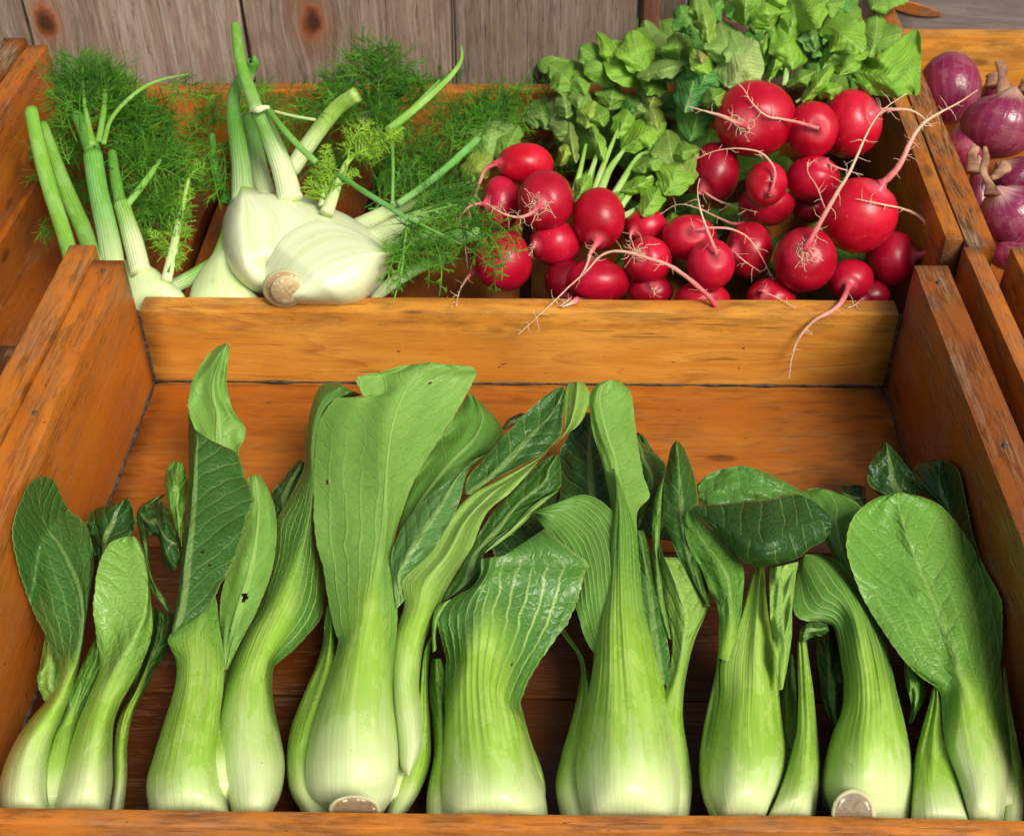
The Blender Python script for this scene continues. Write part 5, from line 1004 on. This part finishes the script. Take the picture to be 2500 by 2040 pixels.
        vs+=v2; fs+=[tuple(z+cnt for z in ff) for ff in f2]; at+=[(.8,0,0)]*len(v2); cnt+=len(v2)
    if i in (2,15,7,24):   # frayed knot of rootlets on the skin
        for k in range(26):
            hp=[s0-d0*.001+RT*rs.randn()*.002+UP*rs.randn()*.002]; dd=RT*rs.randn()+UP*rs.randn()-FW*.5
            L=rs.uniform(.005,.016)
            for z in range(5): dd=dd+(RT*rs.randn()+UP*rs.randn())*.7+FW*.12; dd/=np.linalg.norm(dd); hp.append(hp[-1]+dd*L/5)
            v2,f2=tube_geo(hp,np.full(6,.0002),3,False); vs+=v2; fs+=[tuple(z+cnt for z in ff) for ff in f2]; at+=[(.9,0,0)]*len(v2); cnt+=len(v2)
    o=mesh_obj('root',vs,fs,M_ROOT,t); rad_attr(o,at)
for i,q in enumerate(RD): radish(i,q)
# ------------------------------------------------------------------ radish greens
ROWG=[0]
def gleaf(par,fr,x,y,ang,L,W,z0,z1,tint,curl=.0,arch=.8,lob=.12,mat=None,n=34,m=18,ruf=.2,side=0):
    """serrated radish leaf growing from (x,y) in direction ang (deg, image, 90=up)"""
    ROWG[0]+=1; rs=random.Random(ROWG[0]*7+1); a=R(ang); rows=[]; px_,py_=x,y; K=9
    for k in range(K):
        t=k/(K-1); aa=a+R(curl)*t; w_=W*.5*(math.sin(math.pi*min(1,(t*.93+.05))**.95)**.6)*(1+lob*math.sin(t*13+rs.random()*2))
        if k==0: w_=W*.10
        if k==K-1: w_=W*.10
        nx,ny=math.sin(aa),math.cos(aa)    # perpendicular in image
        wl=w_*(1+rs.uniform(-.12,.12)); wr=w_*(1+rs.uniform(-.12,.12))
        rows.append((px_-nx*wl,py_-ny*wl,px_,py_,px_+nx*wr,py_+ny*wr))
        px_+=math.cos(aa)*L/(K-1); py_-=math.sin(aa)*L/(K-1)
    tw=rs.uniform(-.4,.4)
    zs=[(0,z0,z0-.25,z0-.25),(.5,(z0+z1)/2+arch,(z0+z1)/2+arch-.6+tw,(z0+z1)/2+arch-.6-tw),(1,z1,z1-.3,z1-.3)]
    return loft('leaf',rows,fr,zs,mat or M_GLEAF,par,b0=-1,b1=-.5,ruffle=ruf,wob=.05,n=n,m=m,color=tint,th=(.05,.035),crease=.08,side=side)
def mat_gleaf():
    t=NT('radish_leaf'); oi=t.n('ShaderNodeObjectInfo'); co=t.attr('leafco').outputs['Vector']; x,y,tt=t.sep(co); rnd=t.math('MULTIPLY',oi.outputs['Random'],37.0)
    cox=t.comb(x,y,rnd); wn=t.noise(cox,1.1,2,.5); ax=t.math('ABSOLUTE',x)
    q=t.math('ADD',t.math('MULTIPLY',t.math('SUBTRACT',y,t.math('MULTIPLY',ax,.8)),1.7),t.math('MULTIPLY',wn,1.0))
    fr=t.math('ABSOLUTE',t.math('SUBTRACT',t.math('FRACT',q),.5)); vn=t.math('SUBTRACT',1.0,t.ss(0,.09,fr)); vw=t.math('SUBTRACT',1.0,t.ss(0,.4,fr))
    mid=t.math('SUBTRACT',1.0,t.ss(.04,.09,ax)); net=t.vor(cox,5.0)
    bc=oi.outputs['Color']; big=t.noise(cox,.6,3,.6); bc=t.mix(t.math('MULTIPLY',t.ss(.4,.7,t.noise(cox,.3,2,.5)),.4),bc,t.mix(1.0,bc,(.6,.72,.5),'MULTIPLY')); fn=t.noise(cox,9,4,.7)
    c=t.mix(t.math('MULTIPLY',t.ss(.35,.7,big),.6),bc,t.mix(1.0,bc,(.75,.85,.6),'MULTIPLY')); c=t.mix(t.math('MULTIPLY',fn,.35),c,t.mix(1.0,c,(1.3,1.2,1.1),'MULTIPLY'))
    yl=t.math('MULTIPLY',t.ss(.6,.72,t.noise(cox,.9,4,.6)),.45); c=t.mix(yl,c,(.36,.40,.06))
    c=t.mix(t.math('MULTIPLY',t.math('MAXIMUM',mid,t.math('MULTIPLY',vn,.7)),.6),c,(.42,.56,.18))
    nl=t.math('SUBTRACT',1.0,t.ss(0,.06,net)); c=t.mix(t.math('MULTIPLY',nl,.3),c,t.mix(1.0,c,(.55,.7,.45),'MULTIPLY'))
    sp=t.ss(.72,.75,t.noise(cox,3.4,2,.5)); c=t.mix(t.math('MULTIPLY',sp,.5),c,(.16,.13,.04))
    h=t.math('ADD',t.math('MULTIPLY',vw,-1.0),t.math('ADD',t.math('MULTIPLY',t.ss(0,.3,net),.7),t.math('MULTIPLY',big,1.5)))
    return t.bsdf(c,.5,t.bump(h,.5,.001),spec=.35,trans=.28,transcol=t.mix(1.0,c,(1.3,1.5,.6),'MULTIPLY'))
M_GLEAF=mat_gleaf()
GL=(.28,.52,.055,1);GM=(.22,.42,.055,1);GY=(.40,.54,.08,1);GG=(.26,.42,.10,1);GT=(.13,.36,.05,1);GP=(.46,.58,.20,1);GB=(.28,.52,.045,1)
G1=(1050,0,.35244)   # zoom of the left greens
g1=thing('radish_greens',PY(1450,480,.12),'wilted heap of mid green radish leaves and stems behind the left radishes','radish greens','radish leaf bunches')
rr=random.Random(77)
# deep filler layer first, then the leaves one can pick out
for k in range(40):
    u=rr.uniform(900,1800); v=rr.uniform(380,1150)
    if v<1150-(u-300)*.62-260: continue
    gleaf(g1,G1,u,v,rr.uniform(20,160),rr.uniform(240,380),rr.uniform(180,270),rr.uniform(3.8,5.2)+(900-v)*.004,rr.uniform(4.2,5.6)+(900-v)*.004,rr.choice([GM,GM,GG,GT]),rr.uniform(-50,50),.6,n=24,m=14)
HANDL=[(380,1110,78,360,290,6.4,7.4,GG,10),(470,1120,60,260,160,6.6,7.2,GM,0),(640,830,20,260,180,6.8,7.2,GG,-20),(820,870,62,260,150,7.4,8.6,GG,-15),(230,1230,40,230,150,6.4,7,GY,0),
 (1000,640,120,230,190,9.2,10.2,GM,30),(960,660,60,220,150,9.0,10,GT,0),(900,600,30,250,200,9.2,10,GM,-10),
 (1290,590,125,330,210,9.6,11.6,GM,20),(1310,470,118,260,110,11.0,12.2,GB,10),(1500,560,150,340,230,9.8,12,GL,-45),(1560,420,110,230,190,10,12,GM,30),(1700,430,140,330,150,10.4,11.4,GG,-30),(1520,520,20,330,150,10.6,11.2,GG,-20),
 (1480,700,60,210,170,9.4,10,GG,20),(1120,700,170,150,120,9,9.4,GG,0),(1240,760,80,170,170,8.8,9.4,GM,0),(1330,800,30,180,160,8.8,9,GT,10),(1400,820,60,160,150,9,9.4,GG,0),
 (1080,890,75,180,170,8.6,9.2,GY,0),(1010,960,150,190,110,8.2,8.6,(.22,.33,.07,1),0),(1200,880,110,150,130,8.8,9.2,GM,20),(1500,800,70,190,110,9.4,10,(.25,.32,.06,1),0),(1590,960,100,260,110,9.2,9.8,(.28,.38,.07,1),20),
 (1330,1040,42,330,170,8.6,9.6,GB,-22),(1290,960,65,220,130,8.6,9.2,GL,0),(1210,1120,110,240,90,8.4,9,GL,0),(1010,1130,105,260,80,8.2,8.8,(.26,.36,.08,1),-15),(900,1150,70,200,80,8,8.6,GY,-10),
 (1700,1180,110,260,200,8.8,9.4,(.25,.40,.07,1),-20),(1560,1180,75,200,170,8.6,9.2,(.22,.36,.06,1),10),(1620,1350,60,290,220,8.2,9,GL,20),(1790,1290,110,330,210,8.2,9.2,(.28,.42,.07,1),10),(1470,1500,60,260,140,7.6,8,GL,0),
 (1760,560,100,300,200,10.4,12,GT,-20),(1900,690,110,250,260,10.6,11.6,(.09,.31,.07,1),10),(1800,980,75,420,230,9.4,11,GT,10),(1650,1080,20,200,100,9.4,9.8,GM,-20),(1400,1180,30,260,110,8.6,9.2,GM,-25),
 (1320,1330,20,260,100,7.8,8.2,GB,10),(1170,1480,40,240,90,7.2,7.6,GB,0),(950,820,100,170,120,8.6,9,GG,0),(1150,560,60,160,120,9.8,10.2,GM,0),(1640,640,150,200,130,10.2,10.6,GM,0),(1000,1400,60,240,110,7,7.6,GL,0)]
for q in HANDL: gleaf(g1,G1,q[0],q[1],q[2],q[3]*1.1,q[4]*1.18,q[5],q[6],q[7],q[8],n=44,m=24,ruf=.14)
def stemg(par,fr,pts,col=(1.6,1.35,1.3,1)): return tube('stem',pts,fr,M_STK,par,color=col,band=(.35,.9),n=24,k=10,wave=.04)
for pts in [[(1150,1420,6.8,34),(1230,1200,8,26),(1340,1040,9,14)],[(1220,1460,6.8,34),(1330,1260,8,24),(1460,1070,9,14),(1600,1090,9.4,8)],[(1290,1480,6.8,26),(1420,1300,8,20),(1540,1220,8.6,12)],[(1340,1500,6.8,24),(1480,1420,7.4,16),(1600,1330,8,10)],[(1060,1330,7,26),(1130,1150,8,18),(1190,960,8.8,10)],[(1000,1330,7,24),(1040,1180,8,18),(1080,1000,8.8,10)],[(1120,1380,6.9,26),(1200,1150,8.2,20),(1300,900,9.2,10)],[(1010,1500,6,30),(1090,1400,6.6,24),(1180,1300,7.2,18)],[(1250,1400,6.9,26),(1380,1180,8.2,18),(1560,1000,9.2,9)]]: stemg(g1,G1,pts)
# filler between the radishes
for k in range(34):
    gleaf(g1,Z2,rr.uniform(700,1650),rr.uniform(560,1020),rr.uniform(0,180),rr.uniform(110,170),rr.uniform(70,110),rr.uniform(2.5,4.4),rr.uniform(2.5,4.4),rr.choice([GM,GT]),rr.uniform(-40,40),.3,n=16,m=10)
G2=(1500,0,.30545)
g2=thing('radish_greens',PY(1950,280,.2),'fresh bright green bunch of radish leaves rising behind the top row of radishes','radish greens','radish leaf bunches')
for k in range(36):
    u=rr.uniform(640,2150); v=rr.uniform(60,800)
    gleaf(g2,G2,u,v,rr.uniform(30,150),rr.uniform(260,420),rr.uniform(200,300),9.4+(500-v)*.004+rr.uniform(-1,.4),10.4+(500-v)*.004,rr.choice([GM,GT,GT,GM]),rr.uniform(-40,40),.5,n=24,m=14)
HANDR=[(760,370,98,400,150,14.4,16.4,(.26,.42,.06,1),10),(690,240,100,300,120,15,16.8,(.2,.36,.05,1),0),(900,520,92,330,300,13.6,14.6,GG,20),(1080,560,120,330,220,13.2,14.8,GG,-10),
 (1040,200,88,330,200,15,17,GM,0),(1180,90,60,300,230,15.6,17.2,GL,-20),(1400,150,30,330,280,15.4,17,GL,-10),(1250,230,110,260,280,15,16.4,GL,-30),(1350,330,60,330,190,14.6,15.8,GL,30),
 (1420,560,95,360,260,13.6,15.2,GL,25),(1330,560,80,260,140,13.4,14.4,GM,0),(1600,420,100,230,170,14.4,15.2,(.2,.40,.10,1),0),(1640,150,330,420,260,15.4,15.8,GL,-15),(1560,60,10,280,180,16,16.6,GM,0),
 (1760,420,60,330,260,14,15.2,GL,-30),(1660,560,55,320,160,13.8,14.8,GM,0),(1800,600,75,300,300,13.2,14.2,GL,20),(1500,820,48,420,110,12.8,14.2,GB,10),(1380,700,35,260,110,13,13.6,GM,-15),(1600,760,20,220,120,12.8,13.2,GB,-10),
 (900,700,62,420,330,13.0,14.6,GP,-8),(760,460,185,130,110,13.8,13.9,(.45,.45,.12,1),0),(760,620,120,250,150,13,14,GL,0),(640,760,60,330,260,12,13.2,(.09,.32,.07,1),20),(560,900,75,400,240,11.4,12.6,(.09,.29,.07,1),0),(700,820,20,200,140,12.4,12.8,GM,10),(180,620,20,420,140,11.4,12.4,GG,-12),
 (250,570,120,330,260,11.4,13,GL,-30),(520,480,100,200,200,12,13.4,GM,0),(1240,640,72,280,90,13,14,GB,0),(1180,500,80,240,80,13.6,14.4,GB,0)]
for q in HANDR: gleaf(g2,G2,q[0],q[1],q[2],q[3]*1.05,q[4]*1.15,q[5],q[6],q[7],q[8],n=44,m=24,ruf=.15)
# the big folded leaf lying over the divider
gleaf_=loft('leaf',[(1880,470,1890,560,1900,640),(1960,460,1975,570,1990,745),(2040,470,2060,590,2070,765),(2120,440,2150,600,2160,772),(2240,360,2250,590,2260,780),(2330,270,2340,560,2350,760),(2420,240,2420,530,2410,770),(2452,300,2450,540,2445,730)],G2,[(0,13,12.6,12.6),(.5,14.2,15,12.8),(1,13.6,14.6,12.6)],M_GLEAF,g2,b0=-1,b1=-.5,ruffle=.35,wob=.05,n=70,m=36,color=(.26,.50,.05,1),th=(.05,.035),crease=.1)
for pts in [[(1130,680,12.6,26),(1190,520,13.4,22),(1280,360,14.4,14)],[(1090,660,12.6,20),(1130,500,13.6,16),(1180,330,14.6,10)],[(1360,690,12.6,28),(1380,540,13.6,20),(1400,420,14.4,12)],[(1450,820,12.4,12),(1620,700,13,10),(1760,520,14,6)],[(1220,660,12.4,22),(1260,560,13,16),(1320,470,13.6,10)]]: stemg(g2,G2,pts)
# ------------------------------------------------------------------ red onions
ON=(2050,0,.4032)
ONS=[ # x,y,rx,ry,z, pole dir (image x,y up, toward camera), neck [(x,y,z,r)...], tint, label
 (665,540,186,224,6.2,(.15,1,-.5),[],(1,1,1,1),'smooth red onion next to the divider, top of the left onion column'),
 (970,760,232,195,7.0,(.25,1,.25),[(1010,600,8.6,70),(985,500,9.6,46),(985,420,10.4,44),(960,370,10.8,34)],(1,1,1,1),'wide shiny red onion at the right edge with a tall papery neck'),
 (775,905,150,145,5.0,(-.3,1,.1),[],(1.3,1.1,1.1,1),'paler red onion below the smooth one, half hidden by a dry neck'),
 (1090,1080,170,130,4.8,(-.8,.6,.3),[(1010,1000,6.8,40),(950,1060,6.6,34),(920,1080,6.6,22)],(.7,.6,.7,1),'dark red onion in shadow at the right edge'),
 (1040,1300,190,182,6.4,(-.6,.75,.5),[(925,1180,8.6,50),(905,1110,9,34),(870,1040,9.4,32),(885,960,9.8,34),(880,890,10.0,16)],(1.05,1,1.25,1),'purple red onion at the lower right with a pale curled dry neck'),
 (850,1180,70,210,4.6,(-.2,1,.3),[(820,1040,7.6,52),(800,960,8,44),(820,890,8.4,40)],(.9,.8,.8,1),'narrow red onion between the divider and the purple one, brown stub neck'),
 (1100,1540,200,110,4.2,(0,1,.1),[],(.85,.75,.75,1),'red onion low at the front of the onion crate'),
 (950,620,110,150,4.0,(0,1,.2),[(950,520,6.4,66),(930,450,7,60)],(1,.8,.7,1),'orange brown onion standing at the back of the onion crate'),
 (1180,640,150,150,4.6,(.2,1,.1),[(1140,560,6.4,60),(1130,480,7,40)],(.8,.7,.7,1),'red onion cut by the right frame edge, behind the wide shiny one'),
 (1330,900,170,160,4.6,(.3,1,.2),[],(.9,.8,.85,1),'red onion beyond the right frame edge, middle of the onion crate'),
 (1380,1280,180,165,5.4,(-.4,1,.3),[],(1,.9,.9,1),'red onion beyond the right frame edge, front of the onion crate'),
 (1370,600,150,150,4.4,(.1,1,.1),[],(.9,.8,.8,1),'red onion beyond the right frame edge, back of the onion crate'),
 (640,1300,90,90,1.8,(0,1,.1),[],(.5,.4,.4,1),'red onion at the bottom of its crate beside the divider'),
]
for i,(x,y,rx,ry,z,pd,neck,tint,label) in enumerate(ONS):
    c=wpt(ON,x,y,z); pm=pxm(c)*ON[2]; wx,wy=rx*pm,ry*pm; wz=min(wx,wy)
    t=thing('red_onion',(c[0],c[1],c[2]-wz),label,'onion','red onions in the right crate')
    pole=np.array([pd[0],pd[1],-pd[2]],float); pole/=np.linalg.norm(pole); e1=np.cross(pole,[.3,.2,.9]); e1/=np.linalg.norm(e1); e2=np.cross(pole,e1)
    vs=[];fs=[];at=[]; nl,ns=36,56; N=Noise(600+i)
    for a_ in range(nl+1):
        th=math.pi*a_/nl
        for b in range(ns):
            ph=2*math.pi*b/ns; r=1+.02*float(N(math.cos(ph)*2,th*2)); r*=1+.20*math.exp(-(th/.22)**2)+.05*math.exp(-((math.pi-th)/.2)**2)-.03*math.exp(-((th-.5)/.2)**2)
            r*=1+.006*math.cos(ph*14)*math.sin(th)
            p=math.cos(th)*pole+math.sin(th)*(math.cos(ph)*e1+math.sin(ph)*e2); p=p*r
            vs.append(c+RT*p[0]*wx+UP*p[1]*wy+FW*p[2]*wz); at.append((math.cos(th)*.5+.5,abs(ph/3.1416-1),0))
    for a_ in range(nl):
        for b in range(ns): k=a_*ns+b; k2=a_*ns+(b+1)%ns; fs.append((k,k+ns,k2+ns,k2))
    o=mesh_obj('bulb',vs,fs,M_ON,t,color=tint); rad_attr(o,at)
    if neck:
        neck=[(q[0],q[1],q[2],q[3]*.72) for q in neck]; neck[0]=(*neck[0][:3],neck[0][3]*1.5)
        tube('neck',neck,ON,M_NECKS,t,n=30,k=18,color=(1,1,1,1),flat=.55,wave=.12) if 'M_NECKS' in globals() else tube('neck',neck,ON,M_NECK,t,n=30,k=18,flat=.55,wave=.12)
